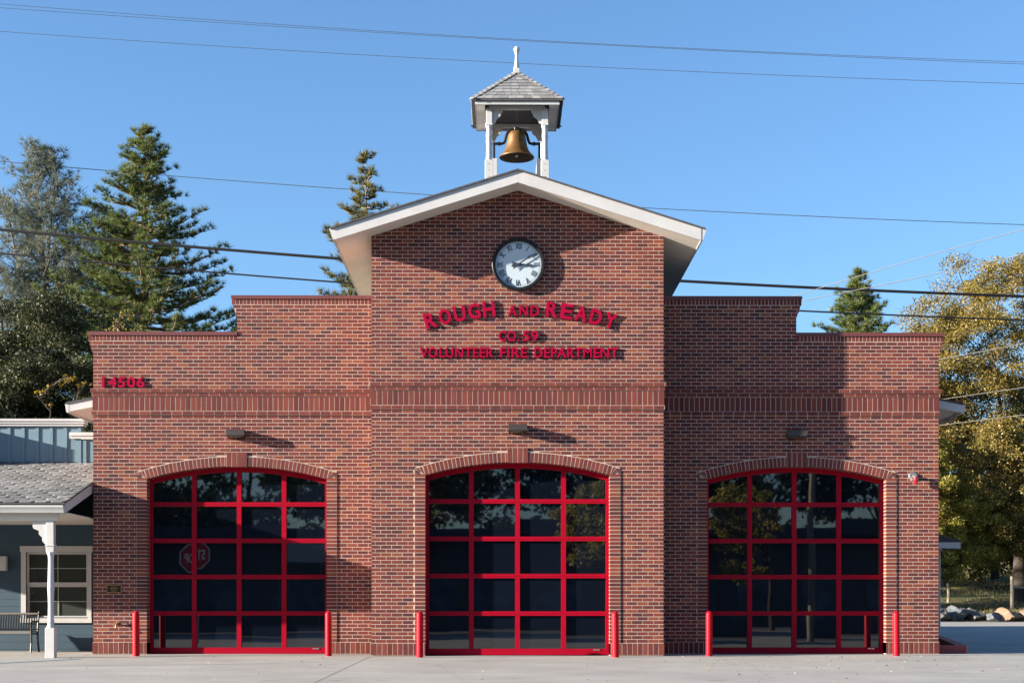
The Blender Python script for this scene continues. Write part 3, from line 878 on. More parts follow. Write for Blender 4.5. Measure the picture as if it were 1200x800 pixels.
for s in (-1, 1):
    p = [(0.015 + s * x, tym, z) for x, z in ((0.47, 10.655), (0.31, 10.655), (0.265, 10.675), (0.245, 10.72), (0.215, 10.84), (0.18, 10.90), (0.11, 10.945), (0.0, 10.955))]
    mb.tube(p, [0.028, 0.028, 0.03, 0.03, 0.03, 0.03, 0.032, 0.036], 10)
    mb.tube([(0.015 + s * 0.345, tym, 10.655), (0.015 + s * 0.385, tym, 10.655)], 0.042, 10)
mb.cbox((0.015, tym, 10.965), (0.10, 0.09, 0.05), 0, 0.01)
mb.build('yoke', M['black'], bell, True)
for s in (-1, 1):
    mb = MB()
    mb.tube([(0.015 + s * 0.475, tym - 0.10, 10.262), (0.015 + s * 0.475, tym, 10.67), (0.015 + s * 0.475, tym + 0.10, 10.262)], 0.024, 8)
    mb.cbox((0.015 + s * 0.475, tym, 10.265), (0.06, 0.30, 0.016))
    mb.build('bell_stand', M['black'], bell)

# ------------------------------------------------------------------ clock
clock = empty('wall_clock', (0.024, -P, 7.13))
tag(clock, 'round black rimmed clock with roman numerals on the gable, showing nine past three', 'clock')
cxc, czc, yc = 0.024, 7.655, -P - 0.0025
def ring_y(mb, prof, n=56, mi=0):
    """profile of (radius, depth in front of the wall) turned about the clock's axis"""
    m = len(prof)
    vs = [(cxc + r * math.sin(2 * math.pi * k / n), yc - d, czc + r * math.cos(2 * math.pi * k / n)) for r, d in prof for k in range(n)]
    mb.add(vs, [(i * n + k, (i + 1) * n + k, (i + 1) * n + (k + 1) % n, i * n + (k + 1) % n) for i in range(m - 1) for k in range(n)], mi)
mb = MB(); ring_y(mb, [(0.512, 0.0), (0.520, 0.03), (0.518, 0.084), (0.508, 0.094), (0.476, 0.094), (0.454, 0.086), (0.446, 0.038)])
mb.build('rim', M['black'], clock, True)
mb = MB(); ring_y(mb, [(0.447, 0.0), (0.447, 0.038), (0.0001, 0.039)])
mb.build('dial', M['clock_face'], clock)

def text_mb(txt, size, depth, bold=0.0, align='CENTER', spacing=1.0):
    cu = bpy.data.curves.new('lettering', 'FONT')
    cu.body = txt; cu.size = size; cu.extrude = depth / 2; cu.offset = bold; cu.align_x = align; cu.align_y = 'BOTTOM_BASELINE'
    cu.space_character = spacing; cu.resolution_u = 3
    o = bpy.data.objects.new('lettering', cu); COL.objects.link(o)
    dg = bpy.context.evaluated_depsgraph_get(); dg.update()
    me = o.evaluated_get(dg).to_mesh()
    v = [tuple(p.co) for p in me.vertices]; fcs = [tuple(p.vertices) for p in me.polygons]
    o.evaluated_get(dg).to_mesh_clear()
    bpy.data.objects.remove(o); bpy.data.curves.remove(cu)
    return v, fcs

def put_text(mb, txt, size, x, y, z, ang=0.0, depth=0.016, bold=0.0, sx=1.0, mi=0, w=None, spacing=1.0, normalise=None):
    """letters standing on a wall that faces -y, centred at x with baseline z, turned by ang"""
    v, fcs = text_mb(txt, size, depth, bold, spacing=spacing)
    xs = [p[0] for p in v]; mid = (min(xs) + max(xs)) / 2; k = sx if w is None else w / (max(xs) - min(xs))
    zs = [p[1] for p in v]
    kz = 1.0 if normalise is None else normalise / (max(zs) - min(zs)); z0 = min(zs) if normalise else 0
    ca, sa = math.cos(ang), math.sin(ang); out = []
    for px, py, pz in v:
        a, b = (px - mid) * k, (py - z0) * kz
        out.append((x + a * ca - b * sa, y - depth / 2 - pz, z + a * sa + b * ca))
    mb.add(out, fcs, mi)

mb = MB()
NUM = ['XII', 'I', 'II', 'III', 'IIII', 'V', 'VI', 'VII', 'VIII', 'IX', 'X', 'XI']
for i, t in enumerate(NUM):
    a = 2 * math.pi * i / 12
    r = 0.305
    mb = MB(); put_text(mb, t, 0.150, cxc + r * math.sin(a), yc - 0.0395, czc + r * math.cos(a), -a, 0.002, 0.004, sx=0.70)
    mb.build('numeral', M['blue_ink'], clock)
mb = MB()
for i in range(60):
    a = 2 * math.pi * i / 60; l = 0.022 if i % 5 else 0.034; w = 0.0045 if i % 5 else 0.007
    ca, sa = math.cos(a), math.sin(a); q = []
    for da, r in ((-w, 0.428 - l), (w, 0.428 - l), (w, 0.428), (-w, 0.428)): q.append((cxc + r * sa + da * ca, r * ca - da * sa + czc))
    mb.add([(x, yc - 0.041, z) for x, z in q], [(0, 1, 2, 3)])
mb.build('minute_track', M['blue_ink'], clock)
def hand(name, ang, L, tail, w, y):
    mb = MB(); ca, sa = math.cos(ang), math.sin(ang)
    pr = [(-w * 0.5, 0), (-w * 0.45, L * 0.55), (-w * 1.0, L * 0.62), (-w * 0.75, L * 0.72), (0, L), (w * 0.75, L * 0.72), (w * 1.0, L * 0.62), (w * 0.45, L * 0.55), (w * 0.5, 0), (w * 1.2, -tail), (0, -tail * 0.8), (-w * 1.2, -tail)]
    q = [(cxc + x * ca + r * sa, czc + r * ca - x * sa) for x, r in pr]
    n = len(q)
    mb.add([(x, y, z) for x, z in q] + [(x, y + 0.004, z) for x, z in q], [tuple(range(n)), tuple(range(2 * n - 1, n - 1, -1))] + [(i, n + i, n + (i + 1) % n, (i + 1) % n) for i in range(n)])
    mb.build(name, M['blue_ink'], clock)
hand('hour_hand', rad(94.5), 0.29, 0.14, 0.040, yc - 0.060)
hand('minute_hand', rad(57), 0.39, 0.14, 0.028, yc - 0.070)
mb = MB(); mb.tube([(cxc, yc - 0.038, czc), (cxc, yc - 0.077, czc)], 0.024, 14); mb.build('centre_boss', M['blue_ink'], clock)

# ------------------------------------------------------------------ raised red lettering
yl = -P - 0.003
LD = 0.040
def arc_word(word, x0, x1, cap_h, w_each, parent, bold):
    mb = MB(); n = len(word)
    for i, ch in enumerate(word):
        x = x0 + (x1 - x0) * (i + 0.5) / n
        z = ARC_C + math.sqrt(ARC_R ** 2 - (x - 0.06) ** 2); a = -math.asin((x - 0.06) / ARC_R)
        put_text(mb, ch, 0.4, x, yl, z, a, LD, bold, w=w_each, normalise=cap_h)
    mb.build('word', M['red_letter'], parent)
ARC_R = 6.2; ARC_C = 6.655 - ARC_R
LG = 'red raised letters on the brick front'
o = tag(empty('wall_lettering', (0.06, -P, 6.45)), 'large red raised letters reading ROUGH AND READY in an arc below the clock', 'lettering', LG)
arc_word('ROUGH', -1.80, -0.40, 0.305, 0.235, o, 0.011)
arc_word('AND', -0.20, 0.45, 0.205, 0.170, o, 0.007)
arc_word('READY', 0.53, 1.93, 0.305, 0.235, o, 0.011)
o = tag(empty('wall_lettering', (0.025, -P, 6.155)), 'short middle line of red raised letters reading CO. 59', 'lettering', LG)
for wd, xc_, ww in (('CO.', -0.165, 0.40), ('59', 0.262, 0.31)):
    mb = MB(); put_text(mb, wd, 0.3, xc_, yl, 6.155, 0, LD, 0.006, w=ww, normalise=0.205, spacing=1.08); mb.build('word', M['red_letter'], o)
o = tag(empty('wall_lettering', (0.04, -P, 5.835)), 'long bottom line of red raised letters reading VOLUNTEER FIRE DEPARTMENT', 'lettering', LG)
for wd, xc_, ww in (('VOLUNTEER', -1.185, 1.44), ('FIRE', -0.07, 0.525), ('DEPARTMENT', 1.155, 1.64)):
    mb = MB(); put_text(mb, wd, 0.3, xc_, yl, 5.835, 0, LD, 0.006, w=ww, normalise=0.195, spacing=1.08); mb.build('word', M['red_letter'], o)
mb = MB()
put_text(mb, '14506', 0.3, -7.925, -0.003, 5.375, 0, 0.034, 0.009, w=0.86, normalise=0.215, spacing=1.1)
tag(mb.build('house_number', M['red_letter']), 'red raised house number 14506 high on the brick wing beside the eave', 'house number')

# ------------------------------------------------------------------ wall lamps, horn strobe, plaque, hose tap, bollards
def wall_lamp(x, Y, w, label):
    o = empty('wall_lamp', (x, Y, 4.345))
    tag(o, label, 'wall lamp', 'dark box lamps above the garage doors')
    mb = MB()
    pr = [(Y - 0.235, 4.392), (Y - 0.003, 4.352), (Y - 0.003, 4.512), (Y - 0.20, 4.512), (Y - 0.225, 4.498)]
    mb.prism_x(list(reversed(pr)), x - w / 2, x + w / 2)
    mb.build('housing', M['bronze_box'], o)
    mb = MB(); mb.hexa([(x - w / 2 + 0.03, Y - 0.205, 4.380), (x + w / 2 - 0.03, Y - 0.205, 4.380), (x + w / 2 - 0.03, Y - 0.205, 4.3885), (x - w / 2 + 0.03, Y - 0.205, 4.3885),
                        (x - w / 2 + 0.03, Y - 0.03, 4.353), (x + w / 2 - 0.03, Y - 0.03, 4.353), (x + w / 2 - 0.03, Y - 0.03, 4.36), (x - w / 2 + 0.03, Y - 0.03, 4.36)])
    mb.build('lens', M['window_glass'], o)
wall_lamp(-5.64, 0.0, 0.36, 'dark box lamp on the wing with the house number, sunlit above its door')
wall_lamp(0.013, -P, 0.36, 'dark box lamp on the projecting centre bay below the soldier band')
wall_lamp(5.645, 0.0, 0.38, 'dark box lamp on the shaded wing with the red alarm strobe')

al = empty('alarm_strobe', (8.0, 0, 3.5)); tag(al, 'small round bright metal horn with a red lens on the brick wall', 'alarm light')
mb = MB()
def disc_y(mb, x, z, prof, n=28):
    vs = [(x + r * math.sin(2 * math.pi * k / n), -d, z + r * math.cos(2 * math.pi * k / n)) for r, d in prof for k in range(n)]
    mb.add(vs, [(i * n + k, (i + 1) * n + k, (i + 1) * n + (k + 1) % n, i * n + (k + 1) % n) for i in range(len(prof) - 1) for k in range(n)])
disc_y(mb, 8.02, 3.60, [(0.088, 0.003), (0.090, 0.02), (0.075, 0.03), (0.05, 0.022), (0.022, 0.024), (0.001, 0.025)])
mb.tube([(8.03, -0.02, 3.60), (8.045, -0.09, 3.60), (8.05, -0.11, 3.57)], [0.03, 0.03, 0.034], 12)
mb.build('backplate', M['chrome'], al, True)
mb = MB(); mb.lathe([(0, -0.145), (0.024, -0.138), (0.034, -0.11), (0.036, -0.04), (0.034, 0.0), (0, 0.0)], (8.05, -0.11, 3.57), 16)
mb.build('lens', M['red_lens'], al, True)

pq = empty('wall_plaque', (-8.115, 0, 1.24)); tag(pq, 'small dark brass edged plaque on the brick pier beside the garage door', 'plaque')
mb = MB(); mb.box(-8.265, -7.965, -0.016, -0.003, 1.245, 1.405); mb.build('backing', M['brass'], pq)
mb = MB(); mb.box(-8.25, -7.98, -0.019, -0.0165, 1.26, 1.39); mb.build('field', M['plaque'], pq)
mb = MB()
for z, w in ((1.36, 0.12), (1.335, 0.2), (1.305, 0.16), (1.28, 0.1)): mb.box(-8.115 - w / 2, -8.115 + w / 2, -0.0205, -0.0195, z - 0.005, z + 0.005)
mb.build('raised_lines', M['brass'], pq)

tp = empty('hose_tap', (-8.05, 0, 0.58)); tag(tp, 'brass hose tap sticking out of the brick pier near the ground', 'tap')
mb = MB()
mb.tube([(-8.05, -0.003, 0.62), (-8.05, -0.075, 0.62), (-8.05, -0.10, 0.605), (-8.05, -0.112, 0.56)], [0.016, 0.016, 0.018, 0.016], 10)
mb.tube([(-8.05, -0.002, 0.62), (-8.05, -0.012, 0.62)], 0.032, 14); mb.tube([(-8.05, -0.112, 0.562), (-8.05, -0.114, 0.54)], 0.021, 12)
mb.build('spout', M['brass'], tp, True)
mb = MB(); mb.tube([(-8.05, -0.06, 0.635), (-8.05, -0.06, 0.672)], 0.007, 8); mb.tube([(-8.088, -0.06, 0.674), (-8.012, -0.06, 0.674)], 0.011, 8)
mb.build('handle', M['brass'], tp)

bol_me = MB()
bol_me.lathe([(0.066, -0.03), (0.066, 0.80), (0.064, 0.83), (0.056, 0.857), (0.040, 0.876), (0.018, 0.886), (0.0, 0.888)], (0, 0, 0), 28)
bol0 = None
for x, y, lab in ((-7.465, -0.85, 'red bollard in front of the pier with the brass plaque'),
                  (-3.70, -0.85, 'red bollard between the house-number wing door and the centre bay'),
                  (-1.875, -P - 0.6, 'red bollard at the centre bay door, on the side of the numbered wing'),
                  (1.885, -P - 0.6, 'red bollard at the centre bay door, on the side of the shaded wing'),
                  (3.775, -0.85, 'red bollard standing in the shade at the alarm wing door'),
                  (7.465, -0.85, 'sunlit red bollard below the alarm strobe')):
    if bol0 is None:
        o = bol0 = bol_me.build('bollard', M['red_bollard'], None, True)
    else:
        o = bol0.copy(); COL.objects.link(o)
    o.location = (x, y, gz(x, y)); o.rotation_euler = (R.uniform(-0.008, 0.008), R.uniform(-0.008, 0.008), R.uniform(0, 6))
    tag(o, lab, 'bollard', 'red bollards guarding the garage doors')

# ------------------------------------------------------------------ the blue porch building next door
porch = empty('porch_building', (-11.5, 2.26, 0))
tag(porch, 'blue grey building with a shingled porch roof and board and batten parapet', 'building')
BY = 2.26; XR = -8.565
mb = MB()
WX0, WX1, WZ0, WZ1 = -10.60, -9.26, 0.74, 2.15      # opening
mb.box(-17, WX0, BY, BY + 0.2, 0, 4.1); mb.box(WX1, XR, BY, BY + 0.2, 0, 4.1)
mb.box(WX0, WX1, BY, BY + 0.2, 0, WZ0); mb.box(WX0, WX1, BY, BY + 0.2, WZ1, 4.1)
for k in range(26):                                  # lap siding lines
    z = 0.05 + 0.155 * k
    if z > 4.0: break
    for a, b in (((-17, WX0 - 0.1), (WX1 + 0.1, XR)) if WZ0 - 0.15 < z < WZ1 + 0.1 else ((-17, XR),)):
        mb.hexa([(a, BY - 0.006, z), (b, BY - 0.006, z), (b, BY - 0.001, z + 0.15), (a, BY - 0.001, z + 0.15), (a, BY + 0.001, z), (b, BY + 0.001, z), (b, BY + 0.001, z + 0.15), (a, BY + 0.001, z + 0.15)])
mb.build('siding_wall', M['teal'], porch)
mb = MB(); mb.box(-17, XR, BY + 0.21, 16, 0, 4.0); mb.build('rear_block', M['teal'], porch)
mb = MB()
XP = -9.40
mb.box(-17, XP, BY + 0.001, BY + 0.18, 4.101, 4.88); mb.box(XP, XR, BY + 0.001, BY + 0.18, 4.101, 4.585)
x = XP - 0.045
while x > -17:
    mb.box(x - 0.035, x + 0.035, BY - 0.018, BY, 4.0, 4.868); x -= 0.305
for x in (-9.33, -9.03, -8.72): mb.box(x - 0.035, x + 0.035, BY - 0.018, BY, 4.0, 4.573)
mb.box(-17, -11.95, BY - 0.56, BY - 0.02, 3.95, 4.93)   # unseen forward step, added to cast the slanting shadow on the battens
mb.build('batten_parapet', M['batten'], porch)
mb = MB()
def cornice(x0, x1, z, end):
    for dy, a, b in ((0.06, 0.0, 0.05), (0.085, 0.05, 0.10), (0.11, 0.10, 0.15)):
        mb.box(x0, x1 + (dy * 0.8 if end else 0), BY - dy, BY + 0.2, z + a + 0.0005, z + b)
cornice(-17, XP, 4.872, True); 
mb.box(XP - 0.25, XP - 0.002, BY - 0.055, BY - 0.02, 4.60, 4.725)
mb.box(XP, XR, BY - 0.055, BY + 0.2, 4.588, 4.725); mb.box(XP - 0.25, XR, BY - 0.075, BY - 0.056, 4.66, 4.735)
mb.build('cornice', M['white'], porch)
# porch roof of six-sided shingles
ry0, rz0, ry1, rz1 = -1.86, 2.93, BY - 0.02, 4.075
sl = math.hypot(ry1 - ry0, rz1 - rz0); ux, uz = (ry1 - ry0) / sl, (rz1 - rz0) / sl
mb = MB()
mb.hexa([(-17, ry0, rz0 - 0.03), (XR - 0.005, ry0, rz0 - 0.03), (XR - 0.005, ry0, rz0 - 0.004), (-17, ry0, rz0 - 0.004), (-17, ry1, rz1 - 0.03), (XR - 0.005, ry1, rz1 - 0.03), (XR - 0.005, ry1, rz1 - 0.004), (-17, ry1, rz1 - 0.004)], 1)
rows = 20; rh = sl / rows
for r in range(rows):
    s0 = r * rh; s1 = min(sl, s0 + rh * 1.35)
    x = XR - 0.005 - (0.15 if r % 2 else 0.0)
    first = True
    while x > -13.2:
        xb = min(x, XR - 0.005); xa = x - 0.30 + 0.006; w = R.uniform(0.05, 0.075)
        if r % 2 and first: xb = XR - 0.005; xa = x + 0.006; x += 0.30
        first = False
        def pt(xx, s, up): return (xx, ry0 + ux * s - uz * up, rz0 + uz * s + ux * up)
        t = R.uniform(0.010, 0.018); j = R.uniform(-0.012, 0.012)
        top = [pt(xa + w, s0 + j, t), pt(xb - w, s0 + j, t), pt(xb, s0 + rh * 0.5, t * 0.9), pt(xb, s1, 0.001), pt(xa, s1, 0.001), pt(xa, s0 + rh * 0.5, t * 0.9)]
        bot = [pt(xa + w, s0 + j, 0), pt(xb - w, s0 + j, 0), pt(xb, s0 + rh * 0.5, 0), pt(xa, s0 + rh * 0.5, 0)]
        if xb - xa > 0.2: mb.add(top + bot, [(0, 1, 2, 3, 4, 5), (6, 7, 1, 0), (7, 8, 2, 1), (9, 6, 0, 5)], 0)
        else: mb.add([pt(xa, s0, t), pt(xb, s0, t), pt(xb, s1, 0.001), pt(xa, s1, 0.001)], [(0, 1, 2, 3)], 0)
        x -= 0.30
pr_o = mb.build('porch_roof', [M['porch_shingle'], M['roof_dark']], porch)
mb = MB()
gpr = [(-1.79, 2.735), (-1.86, 2.735), (-1.885, 2.79), (-1.92, 2.845), (-1.92, 2.875), (-1.79, 2.875)]
mb.prism_x(gpr, -17, XR - 0.02); mb.build('gutter', M['white'], pr_o)
mb = MB(); mb.hexa([(XR - 0.032, ry0 + 0.07, rz0 - 0.19), (XR - 0.006, ry0 + 0.07, rz0 - 0.19), (XR - 0.006, ry0 + 0.07, rz0 + 0.006), (XR - 0.032, ry0 + 0.07, rz0 + 0.006),
                    (XR - 0.032, ry1, rz1 - 0.22), (XR - 0.006, ry1, rz1 - 0.22), (XR - 0.006, ry1, rz1 - 0.032), (XR - 0.032, ry1, rz1 - 0.032)])
mb.build('rake_board', M['white'], pr_o)
mb = MB(); mb.box(-17, XR - 0.19, -1.70, -1.56, 2.60, 2.735); mb.build('beam', M['cream'], pr_o)
mb = MB(); mb.box(-17, XR - 0.04, -1.54, BY - 0.002, 2.74, 2.76); mb.build('ceiling', M['cream'], pr_o)
mb = MB()
pxx, pyy = -8.90, -1.62
mb.cbox((pxx, pyy, 0.26), (0.175, 0.175, 0.60), 0, 0.006)
mb.lathe([(0.088, 0.56), (0.070, 0.60), (0.058, 0.63), (0.064, 0.67), (0.055, 0.72), (0.052, 1.0), (0.060, 1.27), (0.068, 1.31), (0.060, 1.35), (0.055, 1.60), (0.050, 1.85), (0.055, 1.93), (0.072, 1.97), (0.080, 2.0)], (pxx, pyy, 0), 20)
mb.cbox((pxx, pyy, 2.06), (0.15, 0.15, 0.12), 0, 0.006); mb.cbox((pxx, pyy, 2.13), (0.175, 0.175, 0.03), 0, 0.006); mb.cbox((pxx, pyy, 2.372), (0.14, 0.14, 0.455), 0, 0.005)
pp = mb.build('porch_post', M['white'], porch)
mb = MB()
prof = [(0, 0), (-0.30, 0), (-0.30, -0.04), (-0.26, -0.055), (-0.27, -0.10), (-0.25, -0.15), (-0.20, -0.17), (-0.15, -0.19), (-0.15, -0.25), (-0.12, -0.29), (-0.09, -0.31), (-0.085, -0.38), (-0.05, -0.43), (0, -0.45)]
mb.prism_y([(pxx - 0.072 + a, 2.598 + b) for a, b in prof], pyy - 0.035, pyy + 0.035)
mb.build('bracket', M['white'], pp)
win = MB()
T = 0.105
win.box(WX0 - T, WX0, BY - 0.03, BY + 0.10, WZ0 - 0.02, WZ1); win.box(WX1, WX1 + T - 0.03, BY - 0.03, BY + 0.10, WZ0 - 0.02, WZ1)
win.box(WX0 - T - 0.02, WX1 + T, BY - 0.035, BY + 0.10, WZ1, WZ1 + 0.13); win.box(WX0 - T - 0.01, WX1 + T - 0.02, BY - 0.05, BY + 0.10, WZ0 - 0.12, WZ0 - 0.02)
wo = win.build('window', M['white'], porch)
mb = MB(); zm = (WZ0 + WZ1) / 2
for z0, z1, y in ((WZ0 - 0.02, zm, 0.055), (zm, WZ1, 0.03)):
    yy = BY + y
    mb.box(WX0, WX0 + 0.05, yy, yy + 0.03, z0, z1); mb.box(WX1 - 0.05, WX1, yy, yy + 0.03, z0, z1)
    mb.box(WX0 + 0.05, WX1 - 0.05, yy, yy + 0.03, z0, z0 + 0.05); mb.box(WX0 + 0.05, WX1 - 0.05, yy, yy + 0.03, z1 - 0.05, z1)
    mb.box((WX0 + WX1) / 2 - 0.006, (WX0 + WX1) / 2 + 0.006, yy + 0.018, yy + 0.026, z0 + 0.05, z1 - 0.05)
    mb.box(WX0 + 0.05, WX1 - 0.05, yy + 0.0185, yy + 0.0255, (z0 + z1) / 2 - 0.006, (z0 + z1) / 2 + 0.006)
mb.build('sash', M['white'], wo)
mb = MB(); mb.box(WX0, WX1, BY + 0.09, BY + 0.10, WZ0 - 0.02, WZ1); mb.build('pane', M['window_glass'], wo)
sc_l = empty('porch_lamp', (-11.11, BY, 1.65)); tag(sc_l, 'white box lamp on the blue porch wall above the bench', 'wall lamp')
mb = MB(); mb.cbox((-11.11, BY - 0.075, 1.90), (0.24, 0.11, 0.31), 0, 0.015); mb.build('shade', M['white'], sc_l)
mb = MB(); mb.cbox((-11.11, BY - 0.016, 1.90), (0.14, 0.014, 0.20)); mb.build('backplate', M['bronze_box'], sc_l)

# bench
bn = empty('bench', (-11.0, 1.6, 0)); tag(bn, 'black slatted bench against the blue porch wall', 'bench')
BO = 0.75
bx0, bx1 = -11.9, -10.16
mb = MB()
for k in range(6): mb.box(bx0, bx1, BO + 0.48 + 0.07 * k, BO + 0.535 + 0.07 * k, 0.43, 0.452)
mb.build('seat', M['black'], bn)
mb = MB(); mb.box(bx0 - 0.005, bx1 + 0.005, BO + 0.445, BO + 0.475, 0.405, 0.455); mb.build('front_rail', M['alum'], bn)
mb = MB()
n = 32
for k in range(n):
    x = bx0 + 0.03 + (bx1 - bx0 - 0.06) * k / (n - 1)
    mb.hexa([(x - 0.014, BO + 0.885, 0.50), (x + 0.014, BO + 0.885, 0.50), (x + 0.014, BO + 0.955, 0.80), (x - 0.014, BO + 0.955, 0.80), (x - 0.014, BO + 0.90, 0.50), (x + 0.014, BO + 0.90, 0.50), (x + 0.014, BO + 0.97, 0.80), (x - 0.014, BO + 0.97, 0.80)])
mb.box(bx0, bx1, BO + 0.875, BO + 0.905, 0.465, 0.50)
mb.build('backrest', M['black'], bn)
mb = MB(); mb.tube([(bx0, BO + 0.965, 0.815), (bx1, BO + 0.965, 0.815)], 0.024, 10); mb.build('top_rail', M['alum'], bn)
for x in (bx0 + 0.02, bx1):
    mb = MB()
    mb.tube([(x, BO + 0.42, 0.004), (x, BO + 0.46, 0.20), (x, BO + 0.45, 0.42), (x, BO + 0.43, 0.60), (x, BO + 0.50, 0.655), (x, BO + 0.80, 0.65), (x, BO + 0.93, 0.66)], 0.021, 8)
    mb.tube([(x, BO + 0.98, 0.004), (x, BO + 0.90, 0.22), (x, BO + 0.885, 0.42), (x, BO + 0.93, 0.66), (x, BO + 0.985, 0.86)], [0.022, 0.022, 0.022, 0.022, 0.018], 8)
    mb.tube([(x, BO + 0.46, 0.40), (x, BO + 0.88, 0.40)], 0.018, 8)
    mb.build('leg', M['black'], bn)

# ------------------------------------------------------------------ planter by the flank, boulders, fence
pl = empty('planter_bed', (8.9, 1.2, 0)); tag(pl, 'red painted curb around a small dark planting bed at the brick corner', 'planter')
outl = [(8.56, 0.42), (9.24, 0.42), (9.33, 0.60), (9.92, 4.6), (9.8, 6.8), (8.56, 6.8)]
inn = [(8.562, 0.66), (9.05, 0.66), (9.13, 0.80), (9.72, 4.5), (9.62, 6.6), (8.562, 6.6)]
mb = MB()
n = len(outl)
vs = [(x, y, gz(x, y) - 0.02) for x, y in outl] + [(x, y, 0.145 + 0.036 * y) for x, y in outl] + [(x, y, 0.145 + 0.036 * y) for x, y in inn] + [(x, y, 0.05) for x, y in inn]
mb.add(vs, [(i, (i + 1) % n, n + (i + 1) % n, n + i) for i in range(n)] + [(n + i, n + (i + 1) % n, 2 * n + (i + 1) % n, 2 * n + i) for i in range(n)] + [(2 * n + i, 2 * n + (i + 1) % n, 3 * n + (i + 1) % n, 3 * n + i) for i in range(n)])
mb.build('curb', M['curb_red'], pl)
mb = MB(); mb.add([(x, y, 0.08 + 0.03 * y) for x, y in inn], [tuple(range(n))]); mb.build('soil', M['soil'], pl)

def boulder(x, y, z, rx, ry, rz, mt, label, seed):
    import bmesh
    bm = bmesh.new(); bmesh.ops.create_icosphere(bm, subdivisions=4, radius=1.0)
    off = Vector((seed * 7.3, seed * 3.1, seed * 1.7))
    for v in bm.verts:
        d = v.co.normalized()
        k = 1 + 0.30 * noise.noise(d * 1.3 + off) + 0.13 * noise.noise(d * 3.1 + off)
        # chip flat facets
        for q in range(8):
            nn = Vector((math.sin(seed + q * 2.1), math.cos(seed * 1.7 + q * 1.3), math.sin(seed * 0.7 + q))).normalized()
            dd = d.dot(nn) * k
            if dd > 0.62: k *= 0.62 / dd
        k += 0.03 * noise.noise(d * 9 + off)
        v.co = d * k
        v.co.x *= rx; v.co.y *= ry; v.co.z *= rz
    me = bpy.data.meshes.new('boulder'); bm.to_mesh(me); bm.free()
    me.materials.append(mt)
    o = link('boulder', me); o.location = (x, y, z); o.rotation_euler = (0, 0, R.uniform(-0.4, 0.4))
    tag(o, label, 'boulder', 'boulders retaining the bank')
bl = [(17.2, 1.05, 0.36, 'rock_grey', 'large dark rounded boulder nearest the station wall'), (18.62, 0.58, 0.40, 'rock_blue', 'blocky blue grey boulder beside the large dark one'),
      (19.55, 0.60, 0.32, 'rock_grey', 'low dark slanted boulder before the fence post'), (20.45, 0.55, 0.38, 'rock_blue', 'angular blue black boulder in the middle of the row'),
      (21.45, 0.42, 0.32, 'rock_grey', 'pale grey boulder right of the angular dark one'), (22.15, 0.36, 0.26, 'rock_blue', 'small blue boulder beside the tan one'),
      (22.95, 0.60, 0.34, 'rock_tan', 'tan orange boulder in the retaining row'), (23.95, 0.50, 0.30, 'rock_tan', 'smaller tan boulder after the orange one'),
      (24.85, 0.50, 0.36, 'rock_grey', 'grey boulder at the end of the row'), (15.9, 0.6, 0.4, 'rock_grey', 'grey boulder half hidden behind the flank post')]
for i, (x, w, h, mt, lab) in enumerate(bl):
    boulder(x, 38.1 + R.uniform(-0.25, 0.25), 0.34 + h * 0.62, w * 1.25, 0.8, h * 1.35, M[mt], lab, i + 1)

fe = empty('fence', (24, 40.6, 0.8)); tag(fe, 'weathered wood post and rail fence across the grassy bank', 'fence')
for x, y, h, r in ((24.0, 40.6, 1.62, 0.085), (25.6, 42.5, 1.40, 0.08), (23.5, 49, 1.1, 0.08), (28.2, 44.4, 1.4, 0.08), (22.2, 50, 1.0, 0.07)):
    mb = MB(); z = gz(x, y)
    mb.tube([(x, y, z - 0.1), (x + 0.02, y, z + h * 0.5), (x, y, z + h)], [r * 1.05, r, r * 0.9], 9)
    mb.build('post', M['wood_grey'], fe)
mb = MB()
mb.tube([(24.0, 40.6, gz(24, 40.6) + 1.12), (25.6, 42.5, gz(25.6, 42.5) + 0.95), (28.2, 44.4, gz(28.2, 44.4) + 0.95), (31, 46, gz(31, 46) + 0.95)], 0.06, 7)
mb.build('rail', M['wood_grey'], fe)

# ------------------------------------------------------------------ trees
def unit(n):
    v = rng.normal(size=(n, 3)); return v / np.linalg.norm(v, axis=1, keepdims=True)

def leaf_quads(cent, size, aspect=0.55, jitter=0.35):
    n = len(cent); a = unit(n); b = np.cross(a, unit(n)); b /= np.linalg.norm(b, axis=1, keepdims=True) + 1e-9
    s = size * (1 + jitter * rng.uniform(-1, 1, (n, 1)))
    return np.stack([cent - a * s * 0.5, cent + b * s * aspect * 0.5, cent + a * s * 0.5, cent - b * s * aspect * 0.5], axis=1)

def wobble(p, q, k, amp, up=0.0):
    p, q = np.array(p, float), np.array(q, float); out = []
    L = np.linalg.norm(q - p); off = rng.normal(size=3) * amp * L
    for i in range(k + 1):
        t = i / k
        out.append(p + (q - p) * t + off * math.sin(math.pi * t) + np.array([0, 0, up * L * math.sin(math.pi * t)]) + rng.normal(size=3) * amp * 0.15 * L * (0 < i < k))
    return out

